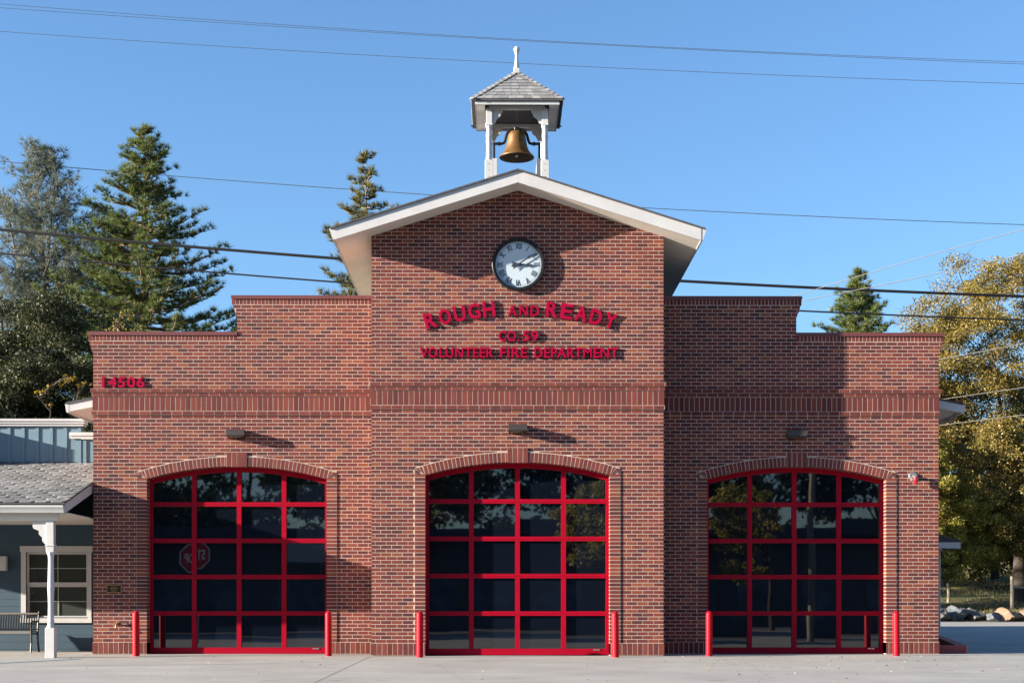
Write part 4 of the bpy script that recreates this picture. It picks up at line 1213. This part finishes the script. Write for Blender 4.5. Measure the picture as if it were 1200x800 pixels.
def broadleaf(name, base, trunk_h, ells, nclump, clump_r, nleaf, lsize, bark, leafm, label, cat='tree', group=None, r0=0.28, flat=0.6, limb_n=8, lean=(0, 0), skew=1.0):
    """trunk with limbs reaching into every leaf clump; ells: ellipsoids (cx,cy,cz,rx,ry,rz,weight)"""
    o = empty(name, base); tag(o, label, cat, group)
    bx, by, bz = base
    fork = np.array([bx + lean[0], by + lean[1], bz + trunk_h])
    mb = MB(); mb.tube(wobble((bx, by, bz - 0.2), fork, 5, 0.03), [r0 * (1.25 - 0.45 * i / 5) for i in range(6)], 9)
    w = np.array([e[6] for e in ells], float); w /= w.sum()
    cl = []
    for e, k in zip(ells, (w * nclump).round().astype(int)):
        d = unit(k) * (rng.uniform(0.15, 1, (k, 1)) ** (1 / 2.2))
        cl.append(np.array(e[:3]) + d * np.array(e[3:6]))
    cl = np.concatenate(cl)
    # main limbs
    idx = rng.choice(len(cl), size=min(limb_n, len(cl)), replace=False); limbs = []
    for i in idx:
        tgt = fork + (cl[i] - fork) * 0.8
        pth = wobble(fork, tgt, 7, 0.07, 0.06); limbs.append(np.array(pth))
        mb.tube(pth, [r0 * 0.62 * (1 - 0.78 * k / 7) for k in range(8)], 7)
    nodes = np.concatenate([l[2:] for l in limbs])
    cl = cl[np.argsort(np.linalg.norm(cl - fork, axis=1))]
    for c in cl:
        dd = np.linalg.norm(nodes - c, axis=1) + np.maximum(0, nodes[:, 2] - c[2]) * 0.5
        st = nodes[dd.argmin()]
        L = np.linalg.norm(c - st)
        wp = wobble(st, c, 3, 0.10, 0.05)
        nodes = np.concatenate([nodes, np.array(wp[1:3])])
        mb.tube(wp, [0.03 + 0.012 * min(L, 4), 0.028 + 0.006 * min(L, 4), 0.022, 0.010], 5, cap=False)
        for _ in range(3):
            e = c + rng.normal(size=3) * clump_r * 0.7
            mb.tube([c + (st - c) * 0.15, (c + e) / 2 + rng.normal(size=3) * 0.05, e], [0.014, 0.010, 0.005], 4, cap=False)
    mb.build('trunk', bark, o, True)
    cents = []
    for c in cl:
        k = int(nleaf * rng.uniform(0.45, 1.4)); r = clump_r * rng.uniform(0.7, 1.3)
        d = unit(k) * (rng.uniform(0, 1, (k, 1)) ** 0.5) * np.array([r, r, r * flat])
        cents.append(c + d + np.array([0, 0, -0.10 * clump_r]) * (np.linalg.norm(d, axis=1, keepdims=True) / r))
    np_mesh('crown', leaf_quads(np.concatenate(cents), lsize), 4, leafm, o)
    return o

def tufts(pos, dirs, n, length, width, spread):
    """needle tufts: thin triangles fanning out round each direction"""
    m = len(pos); P = np.repeat(pos, n, axis=0); D = np.repeat(dirs, n, axis=0)
    d = D + unit(m * n) * spread; d /= np.linalg.norm(d, axis=1, keepdims=True)
    s = np.cross(d, unit(m * n)); s /= np.linalg.norm(s, axis=1, keepdims=True) + 1e-9
    L = length * rng.uniform(0.6, 1.15, (m * n, 1))
    return np.stack([P - s * width * 0.5, P + s * width * 0.5, P + d * L], axis=1)

def conifer(name, base, H, prof, nwh, per, needle, bark, label, z0=0.2, tuft_n=16, tl=0.30, tw=0.020, spread=0.85, up=0.25, tuft_step=0.28, r0=0.28, group=None, inner=0.3, skip=0.0, sub=3):
    """straight trunk, whorled branches with side twigs, tufts of needles; prof(t) gives branch length at height fraction t"""
    o = empty(name, base); tag(o, label, 'tree', group)
    b = np.array(base, float); mb = MB()
    mb.tube([b + np.array([0.05 * math.sin(i * 1.3), 0.05 * math.cos(i * 1.7), H * i / 8 - (0.3 if i == 0 else 0)]) for i in range(9)], [r0 * (1 - 0.93 * i / 8) for i in range(9)], 8)
    pos, dirs = [], []
    for w in range(nwh):
        t = z0 + (1 - z0) * (w + rng.uniform(0, 0.6)) / nwh
        if t > 0.995: continue
        k = per + rng.integers(-1, 2); a0 = rng.uniform(0, 6.28)
        for j in range(max(2, k)):
            if rng.uniform() < skip: continue
            a = a0 + 6.283 * j / k + rng.uniform(-0.4, 0.4)
            L = prof(t) * rng.uniform(0.50, 1.18)
            hor = np.array([math.cos(a), math.sin(a), 0])
            tj = min(0.992, t + rng.uniform(-0.5, 0.5) * (1 - z0) / nwh * 1.6); p0 = b + np.array([0, 0, H * tj]); L = min(L, prof(tj) * 1.2)
            n = max(3, int(L / 0.5)); pts = []
            for i in range(n + 1):
                u = i / n
                pts.append(p0 + hor * L * u + np.array([0, 0, L * (-0.16 * math.sin(u * 2.2) * (1 - t) + up * u * u)]) + rng.normal(size=3) * 0.05 * (i > 0))
            mb.tube(pts, [max(0.008, (0.035 + 0.012 * L) * (1 - 0.85 * i / n)) for i in range(n + 1)], 5, cap=False)
            pts = np.array(pts)
            s = max(inner * L, 0.05)
            while s <= L + 0.01:
                u = s / L * n; i = min(n - 1, int(u)); p = pts[i] + (pts[i + 1] - pts[i]) * (u - i)
                tang = pts[i + 1] - pts[i]; tang /= np.linalg.norm(tang) + 1e-9
                for q in range(sub):
                    side = np.cross(tang, [0, 0, 1]) * rng.uniform(-1, 1) + np.array([0, 0, rng.uniform(-0.2, 0.5)])
                    off = (tang * rng.uniform(0.1, 0.6) + side) * rng.uniform(0.08, 0.42) * min(1.0, 0.35 + L * 0.25)
                    pos.append(p + off); dd = off + np.array([0, 0, 0.12]); dirs.append(dd / (np.linalg.norm(dd) + 1e-9))
                s += tuft_step
    for i in range(5): pos.append(b + np.array([0, 0, H * (0.985 + 0.004 * i)])); dirs.append(np.array([0, 0, 1.0]))
    mb.build('trunk', bark, o, True)
    np_mesh('crown', tufts(np.array(pos), np.array(dirs), tuft_n, tl, tw, spread), 3, needle, o)
    return o

# the pointed pine behind the left wing
def pine_prof(t): return min(5.2, 11.8 * (1 - t) ** 0.9) * (0.93 + 0.09 * math.sin(t * 27)) + 0.20
conifer('pine_tree', (-18.7, 47, 1.0), 24.7, pine_prof, 60, 6, M['needle'], M['red_bark'], 'tall pointed green pine rising behind the stepped brick parapet', z0=0.22, tuft_n=30, tl=0.38, tw=0.024, r0=0.34, tuft_step=0.25, sub=3, skip=0.10)
def sparse_prof(t): return min(2.9, 9.5 * (1 - t)) * (0.80 + 0.25 * math.sin(t * 33)) + 0.3
conifer('pine_tree', (-6.75, 41.4, 0.8), 21.9, sparse_prof, 34, 5, M['gold_needle'], M['pale_bark'], 'sparse olive pine whose top shows over the gable roof edge', z0=0.35, tuft_n=24, tl=0.34, tw=0.026, r0=0.18, skip=0.10, tuft_step=0.22, sub=3)
conifer('pine_tree', (22.75, 66, 2.3), 20.4, lambda t: min(4.5, 11.5 * (1 - t)) + 0.15, 44, 6, M['needle'], M['bark'], 'small green pine peeping over the low parapet beside the oak', z0=0.4, tuft_n=28, tl=0.40, tw=0.030, r0=0.26)

# the wispy grey pines at the left edge: leaning twin leaders, long thin needles
def grey_pine(base, stems, label):
    o = empty('grey_pine', base); tag(o, label, 'tree', 'wispy grey pines behind the porch building')
    mb = MB(); pos, dirs = [], []; b = np.array(base, float)
    for (tx, ty, H, R_) in stems:
        top = b + np.array([tx, ty, H]); pth = np.array(wobble(b + np.array([0, 0, 2.0]), top, 10, 0.025))
        mb.tube(pth, [0.26 * (1 - 0.9 * i / 10) for i in range(11)], 8)
        for w in range(46):
            u = 0.30 + 0.69 * w / 46; f = u * 10; i = min(9, int(f)); p0 = pth[i] + (pth[i + 1] - pth[i]) * (f - i)
            for _ in range(3):
                a = rng.uniform(0, 6.28); L = R_ * min(1.0, ((1 - u) * 2.6 + 0.12)) * rng.uniform(0.45, 1.1)
                e = p0 + np.array([math.cos(a), math.sin(a), 0]) * L + np.array([0, 0, L * rng.uniform(0.35, 0.95)])
                pp_ = np.array(wobble(p0, e, 4, 0.08, -0.04))
                mb.tube(pp_, [0.022 * (1 - 0.8 * k / 4) + 0.003 * L for k in range(5)], 5, cap=False)
                for k in range(int(6 + L * 5)):
                    t = rng.uniform(0.3, 1.0) * 4; j = min(3, int(t)); q = pp_[j] + (pp_[j + 1] - pp_[j]) * (t - j)
                    off = rng.normal(size=3) * 0.17; pos.append(q + off); d = off + (pp_[-1] - pp_[0]) * 0.12 + np.array([0, 0, 0.1]); dirs.append(d / np.linalg.norm(d))
    mb.build('trunk', plain('grey_pine_bark', (0.10, 0.09, 0.08), 0.95), o, True)
    np_mesh('crown', tufts(np.array(pos), np.array(dirs), 17, 0.46, 0.023, 0.9), 3, M['grey_needle'], o)
grey_pine((-27.6, 56.4, 1.2), [(0.15, 0, 26.9, 4.2), (1.35, 0.5, 26.4, 4.0), (-1.6, 0.3, 24.0, 3.6)], 'wispy grey pine with two pale leaders near the picture edge')
grey_pine((-24.3, 58.3, 1.2), [(0.4, 0, 23.6, 2.6), (1.9, -0.8, 22.6, 2.4)], 'shorter wispy grey pine standing between its twin-topped neighbour and the pointed pine')

# dark live oak behind the porch building, golden vine in it
broadleaf('oak_tree', (-19.5, 34, 0.3), 3.2, [(-19.2, 34, 9.6, 4.4, 3.8, 5.2, 1.0), (-22.3, 35, 9.0, 3.5, 3.5, 5.0, 0.6), (-16.2, 34, 7.5, 2.6, 3.0, 4.2, 0.45), (-19.4, 32, 4.5, 5.2, 2.5, 2.8, 0.5)],
          420, 0.85, 640, 0.115, M['bark'], M['dark_leaf'], 'dense dark evergreen oak filling the gap above the porch building', r0=0.4, limb_n=10)
broadleaf('oak_tree', (-30.5, 32, 0.3), 3.2, [(-30.5, 32, 8.0, 4.4, 3.8, 5.0, 1.0), (-35, 35, 8, 4, 3.5, 5, 0.6)],  # off-frame oak, put in to shade its neighbour's lower crown
          200, 1.1, 330, 0.20, M['bark'], M['dark_leaf'], 'unseen dark evergreen oak added to shade its neighbour behind the porch building', r0=0.4, limb_n=8)
broadleaf('golden_shrub', (-16.6, 26.7, 0.3), 3.5, [(-16.9, 27, 9.75, 0.9, 0.5, 0.5, 1.0), (-18.1, 27.2, 8.95, 0.7, 0.4, 0.35, 0.4)],
          12, 0.20, 16, 0.10, M['bark'], M['gold_leaf'], 'bright golden leaves glowing low in the dark oak', 'shrub', r0=0.022, limb_n=4)
broadleaf('golden_shrub', (-14.9, 27, 0.3), 3.5, [(-15.0, 27.4, 11.2, 1.0, 0.6, 1.5, 1.0)],
          20, 0.35, 36, 0.11, M['bark'], M['oak_leaf'], 'rusty leaved shrub just left of the stepped brick parapet', 'shrub', r0=0.06, limb_n=4)

# big yellowing oak and its neighbours on the right
broadleaf('autumn_oak', (26.6, 47.0, 1.2), 3.6,
          [(26.5, 47, 14.8, 5.0, 5.0, 5.6, 1.0), (22.9, 46, 13.6, 3.6, 3.6, 4.4, 1.0), (31.5, 47, 13.0, 5.5, 5, 6.2, 0.8), (23.6, 45.5, 8.6, 4.2, 3.4, 3.2, 0.8), (27.0, 44.5, 6.6, 4.2, 3.2, 2.6, 0.65), (31, 44, 6.0, 4.0, 3.5, 2.4, 0.4), (24.6, 44.5, 4.9, 2.6, 2.2, 1.5, 0.4), (21.0, 46, 11.6, 2.6, 2.6, 3.2, 0.45)],
          620, 0.85, 470, 0.118, M['bark'], M['oak_leaf'], 'big spreading oak with thinning yellow leaves and dark limbs', r0=0.36, limb_n=14)
broadleaf('autumn_oak', (20.9, 43.3, 0.9), 2.6, [(20.2, 42.6, 5.9, 2.4, 2.2, 2.7, 1.0), (20.8, 42.9, 3.5, 1.7, 1.6, 1.5, 0.7), (20.0, 42.6, 8.2, 1.8, 1.6, 1.8, 0.45), (22.8, 43.5, 5.2, 1.8, 1.5, 2.0, 0.6), (19.6, 42.3, 3.2, 1.1, 1.0, 1.0, 0.3)],
          300, 0.55, 430, 0.115, M['bark'], M['yellow_leaf'], 'small bright yellow oak hanging over the bank by the brick corner', r0=0.14, limb_n=9)
broadleaf('bare_brush_tree', (29.5, 70, 2.5), 3.0, [(29.0, 70, 11.0, 5.5, 3.5, 5.0, 1.0), (24, 70, 8.5, 4.0, 3.0, 4.0, 0.7), (33, 70, 8, 5, 3, 5, 0.6)],
          300, 0.9, 200, 0.18, M['pale_bark'], M['brush_leaf'], 'pale grey half bare tree seen through the yellow oak', r0=0.25, limb_n=10)
broadleaf('autumn_oak', (34, 100, 6.5), 3.0, [(34, 100, 12.0, 8, 4, 6.5, 1.0), (26, 104, 12.0, 7, 4, 6.5, 0.9), (42, 100, 13, 8, 5, 7, 0.8), (50, 102, 13, 8, 5, 7, 0.6)],
          330, 1.5, 260, 0.30, M['bark'], M['dark_leaf'], 'distant dark oak thicket up the grassy hill behind the fence', r0=0.3, limb_n=12)
broadleaf('autumn_oak', (31, 64, 3.0), 2.2, [(28, 64, 5.6, 4.5, 3, 3.0, 1.0), (34.5, 65, 6.0, 4.5, 3, 3.4, 1.0), (24.2, 62, 5.0, 3.0, 2.6, 2.4, 0.6), (41, 66, 7, 4, 3, 4, 0.8)],
          360, 0.85, 220, 0.20, M['bark'], M['oak_leaf'], 'shaded oak thicket on the slope just behind the wooden fence', r0=0.22, limb_n=12)

# shrub in the planter, dry grass on the bank, leaves on the drive
broadleaf('shrub', (8.82, 1.9, 0.10), 0.06, [(8.82, 1.9, 0.22, 0.2, 0.7, 0.10, 1.0), (8.85, 4.2, 0.24, 0.2, 1.1, 0.10, 1)], 26, 0.10, 40, 0.05, M['bark'], M['green_leaf'], 'low dark green ground shrub inside the red curb', 'shrub', r0=0.012, limb_n=5)
n = 60000
gx = rng.uniform(13, 46, n); gy = 39.3 + 56 * rng.uniform(0, 1, n) ** 1.8
keep = np.array([noise.noise(Vector((x * 0.35, y * 0.2, 9))) + 0.25 > R.uniform(-0.35, 0.5) for x, y in zip(gx, gy)])
gx, gy = gx[keep], gy[keep]
gzv = np.array([gz(x, y) for x, y in zip(gx, gy)])
base_ = np.stack([gx, gy, gzv], 1); n = len(base_)
d = np.stack([rng.normal(0, 0.35, n), rng.normal(0, 0.35, n), np.ones(n)], 1); hgt = rng.uniform(0.06, 0.20, (n, 1))
sd = np.stack([np.cos(gx * 91), np.sin(gx * 91), np.zeros(n)], 1) * 0.018
tag(np_mesh('grass', np.stack([base_ - sd, base_ + sd, base_ + d * hgt], 1), 3, M['grass_blade']), kind='stuff')
n = 420
lx = np.concatenate([rng.uniform(-9, 10, 180), rng.uniform(3, 11, 240)]); ly = -1.2 - 16.0 * rng.uniform(0, 1, n) ** 1.2
q = leaf_quads(np.stack([lx, ly, np.zeros(n)], 1), 0.05, 0.7)
q[:, :, 2] *= 0.35
q[:, :, 2] += np.array([gz(x, y) for x, y in zip(lx, ly)])[:, None] + 0.022
tag(np_mesh('fallen_leaves', q, 4, M['litter']), kind='stuff')
n = 2600
lx = rng.uniform(14, 32, n); ly = rng.uniform(37.6, 44.2, n)
q = leaf_quads(np.stack([lx, ly, np.zeros(n)], 1), 0.10, 0.7); q[:, :, 2] *= 0.4
q[:, :, 2] += np.array([gz(x, y) for x, y in zip(lx, ly)])[:, None] + 0.03
tag(np_mesh('leaf_litter', q, 4, M['litter']), kind='stuff')

# ------------------------------------------------------------------ overhead lines
def cable(pts, r, material, label, extra=None):
    P_ = [Vector(p) for p in pts]; mb = MB()
    if len(P_) == 2:
        a, b = P_; sag = 0.0
        path = [a.lerp(b, i / 24) for i in range(25)]
    else:                                  # quadratic through three points
        a, m, b = P_; path = []
        for i in range(41):
            x = a.x + (b.x - a.x) * i / 40
            l0 = (x - m.x) * (x - b.x) / ((a.x - m.x) * (a.x - b.x)); l1 = (x - a.x) * (x - b.x) / ((m.x - a.x) * (m.x - b.x)); l2 = (x - a.x) * (x - m.x) / ((b.x - a.x) * (b.x - m.x))
            path.append(a * l0 + m * l1 + b * l2)
    mb.tube(path, r, 6)
    if extra: extra(mb)
    o = mb.build('power_line', material, None, True)
    tag(o, label, 'power line', 'overhead lines crossing the sky')
    return o
cable([(-18.37, 15.04, 19.41), (0.03, 15.04, 18.16), (18.85, 15.04, 17.42)], 0.0075, M['wire'], 'upper wire of the close pair high above the bell tower')
cable([(-18.59, 15.60, 19.49), (0.03, 15.60, 18.34), (19.09, 15.60, 17.54)], 0.0075, M['wire'], 'lower wire of the close pair high above the bell tower')
cable([(-17.62, 13.16, 17.82), (0.01, 13.16, 16.75), (18.06, 13.16, 16.11)], 0.0075, M['wire'], 'single wire crossing behind the tower finial')
cable([(-34.88, 56.40, 27.29), (0.36, 56.40, 24.61), (36.42, 56.40, 23.06)], 0.022, M['wire'], 'faint wire passing behind the gable peak')
cable([(-24.37, 30.08, 16.55), (-6.82, 30.08, 15.03), (25.24, 30.08, 13.43)], 0.06, M['cable'], 'thick black cable bundle crossing behind the gable')
cable([(-24.37, 30.08, 15.59), (-6.72, 30.08, 14.07), (25.24, 30.08, 12.46)], 0.035, M['cable'], 'thinner black cable just under the thick bundle')
cable([(9.2, 26.32, 12.24), (14.43, 26.32, 13.87), (23.98, 26.32, 16.44)], 0.014, M['wire_pale'], 'topmost pale service wire rising past the oak crown')
cable([(9.85, 26.32, 12.34), (14.43, 26.32, 13.25), (23.98, 26.32, 15.4)], 0.014, M['wire_pale'], 'second pale service wire rising past the oak crown')
cable([(15.09, 26.32, 10.13), (19.69, 26.32, 11.0), (23.98, 26.32, 11.77)], 0.014, M['wire_pale'], 'pale wire leaving the brick corner just below the parapet')
cable([(15.09, 26.32, 8.66), (19.69, 26.32, 9.33), (23.98, 26.32, 9.94)], 0.014, M['wire_pale'], 'pale wire passing just above the side eave')
cable([(15.09, 26.32, 7.72), (19.69, 26.32, 8.29), (23.98, 26.32, 8.83)], 0.014, M['wire_pale'], 'lowest pale wire passing below the side eave')
# ------------------------------------------------------------------ across the street, seen in the door glass, plus added shade casters
ST = empty('stop_sign', (-9.84, -16.1, gz(-9.84, -16.1))); tag(ST, 'red octagonal stop sign on a post beside the drive, mirrored in the garage glass', 'stop sign')
mb = MB(); z0 = gz(-9.84, -16.1)
mb.cbox((-9.84, -16.1, (z0 + 2.95) / 2), (0.06, 0.05, 2.95 - z0)); mb.build('post', M['chrome'], ST)
def octo(r, y0, y1, zc, mi, mb): 
    mb.add([(-9.84 + r * math.cos(rad(22.5 + 45 * k)), y, zc + r * math.sin(rad(22.5 + 45 * k))) for y in (y0, y1) for k in range(8)],
           [tuple(range(8)), tuple(range(15, 7, -1))] + [(k, 8 + k, 8 + (k + 1) % 8, (k + 1) % 8) for k in range(8)], mi)
mb = MB(); octo(0.49, -16.072, -16.068, 2.55, 1, mb); octo(0.455, -16.0679, -16.064, 2.55, 0, mb)
v, fcs = text_mb('STOP', 0.42, 0.003, 0.008)
xs = [p[0] for p in v]; mid = (min(xs) + max(xs)) / 2
mb.add([(-9.84 - (a - mid) * 0.62, -16.062 + c, 2.405 + b) for a, b, c in v], fcs, 1)
mb.build('sign_plate', [plain('sign_red', (0.45, 0.02, 0.03), 0.4), plain('sign_white', (0.75, 0.75, 0.75), 0.4)], ST)
sh = empty('shop_building', (-6, -52, -0.3)); tag(sh, 'low dark shop building across the street', 'building')
mb = MB(); mb.box(-48, 34, -62, -52, -0.35, 4.6); mb.build('wall', plain('shop_wall', (0.10, 0.095, 0.09), 0.8), sh)
mb = MB(); mb.box(-48.6, 34.6, -62.5, -49.5, 4.6, 4.95); mb.box(-48.4, 34.4, -62, -52.2, 4.95, 5.6); mb.build('roof', M['roof_dark'], sh)
shop_glass = plain('shop_glass', (0.060, 0.105, 0.150), 0.3, var=0.7, scale=0.9)
for k in range(21):
    x = -45 + 3.6 * k
    mb = MB(); mb.box(x, x + 2.4, -51.998, -51.96, 0.5, 2.7); mb.build('shop_window', shop_glass, sh)
KIND = {'yellow_leaf': 'yellow', 'oak_leaf': 'tawny', 'green_leaf': 'green', 'dark_leaf': 'dark green'}
ORD = ['first', 'second', 'third', 'fourth', 'fifth', 'sixth', 'seventh', 'eighth', 'ninth', 'tenth', 'eleventh', 'twelfth', 'thirteenth', 'fourteenth']
for i, (x, y, h, mt) in enumerate(((-74, -72, 22, 'dark_leaf'), (-62, -70, 24, 'oak_leaf'), (-50, -73, 22, 'dark_leaf'), (-39, -70, 21, 'oak_leaf'), (-28, -72, 22, 'yellow_leaf'), (-18, -70, 20, 'yellow_leaf'),
                                   (-6, -72, 19, 'yellow_leaf'), (5, -73, 25, 'green_leaf'), (16, -70, 23, 'oak_leaf'), (27, -72, 24, 'dark_leaf'), (38, -70, 22, 'green_leaf'), (50, -72, 24, 'oak_leaf'), (62, -70, 23, 'dark_leaf'))):
    broadleaf('street_tree', (x, y, -0.3), 4, [(x, y, h * 0.52, 7.2, 4.5, h * 0.47, 1.0)], 110, 1.7, 150, 0.48, M['bark'], M[mt],
              'tall %s tree behind the shop across the street, %s along the row' % (KIND[mt], ORD[i]), group='trees across the street', r0=0.35, limb_n=6)
for (x, z, lab) in ((4.0, 4.6, 'drooping yellow tree on the near kerb, the one mirrored in the centre door'), (10.6, 4.4, 'drooping yellow tree on the near kerb, the one mirrored in the alarm wing door')):
    broadleaf('drooping_tree', (x + 1.5, -37, -0.3), 3, [(x, -36, z, 1.8, 1.6, 2.3, 1.0)], 50, 0.5, 150, 0.17, M['bark'], M['yellow_leaf'], lab, group='drooping trees on the kerb', r0=0.12, limb_n=6)
up = empty('utility_pole', (13.2, -34.5, -0.3)); tag(up, 'weathered wooden utility pole across the drive, mirrored in the alarm wing door', 'utility pole')
mb = MB(); mb.tube([(13.2, -34.5, -0.4), (13.1, -34.5, 6), (13.15, -34.5, 12.5)], [0.16, 0.14, 0.11], 12); mb.build('pole', M['wood_grey'], up)
mb = MB(); mb.box(12.0, 14.3, -34.68, -34.58, 11.4, 11.52); mb.build('crossarm', M['wood_grey'], up)
for i, (x, y, h, mt) in enumerate(((-66, -45, 15, 'dark_leaf'), (-55, -42, 16, 'oak_leaf'), (-45, -45, 15, 'dark_leaf'), (-35, -42, 14, 'yellow_leaf'))):  # out of view, added to shade the street and far drive
    broadleaf('shade_tree', (x, y, -0.3), 3, [(x, y, h * 0.55, 5.5, 3.5, h * 0.42, 1.0)], 70, 1.5, 140, 0.42, M['bark'], M[mt],
              'unseen %s tree added to shade the street, %s of four' % (KIND[mt], ORD[i]), group='unseen trees added for shade', r0=0.3, limb_n=6)
ps = empty('shadow_sign', (-13.2, -6.1, gz(-13.2, -6.1))); tag(ps, 'unseen slim post with two plates, added to cast a streak on the drive', 'sign')  # stands out of view, added for the thin shadow it throws
mb = MB(); mb.cbox((-13.2, -6.1, 1.0), (0.05, 0.04, 2.2)); mb.build('post', M['chrome'], ps)
mb = MB(); mb.cbox((-13.2, -6.13, 1.88), (0.30, 0.006, 0.44)); mb.build('plate', M['white'], ps)
mb = MB(); mb.cbox((-13.2, -6.13, 1.47), (0.30, 0.006, 0.30)); mb.build('plate', M['white'], ps)
mq = empty('notice_board', (-10.7, -47.5, -0.3)); tag(mq, 'white roadside notice board with rows of dark letters, mirrored in the numbered wing door', 'sign')
for dx in (-0.9, 0.9):
    mb = MB(); mb.cbox((-10.7 + dx, -47.5, 1.5), (0.1, 0.1, 3.6)); mb.build('post', M['wood_grey'], mq)
mb = MB(); mb.cbox((-10.7, -47.4, 3.7), (2.3, 0.12, 1.1)); mb.build('panel', M['white'], mq)
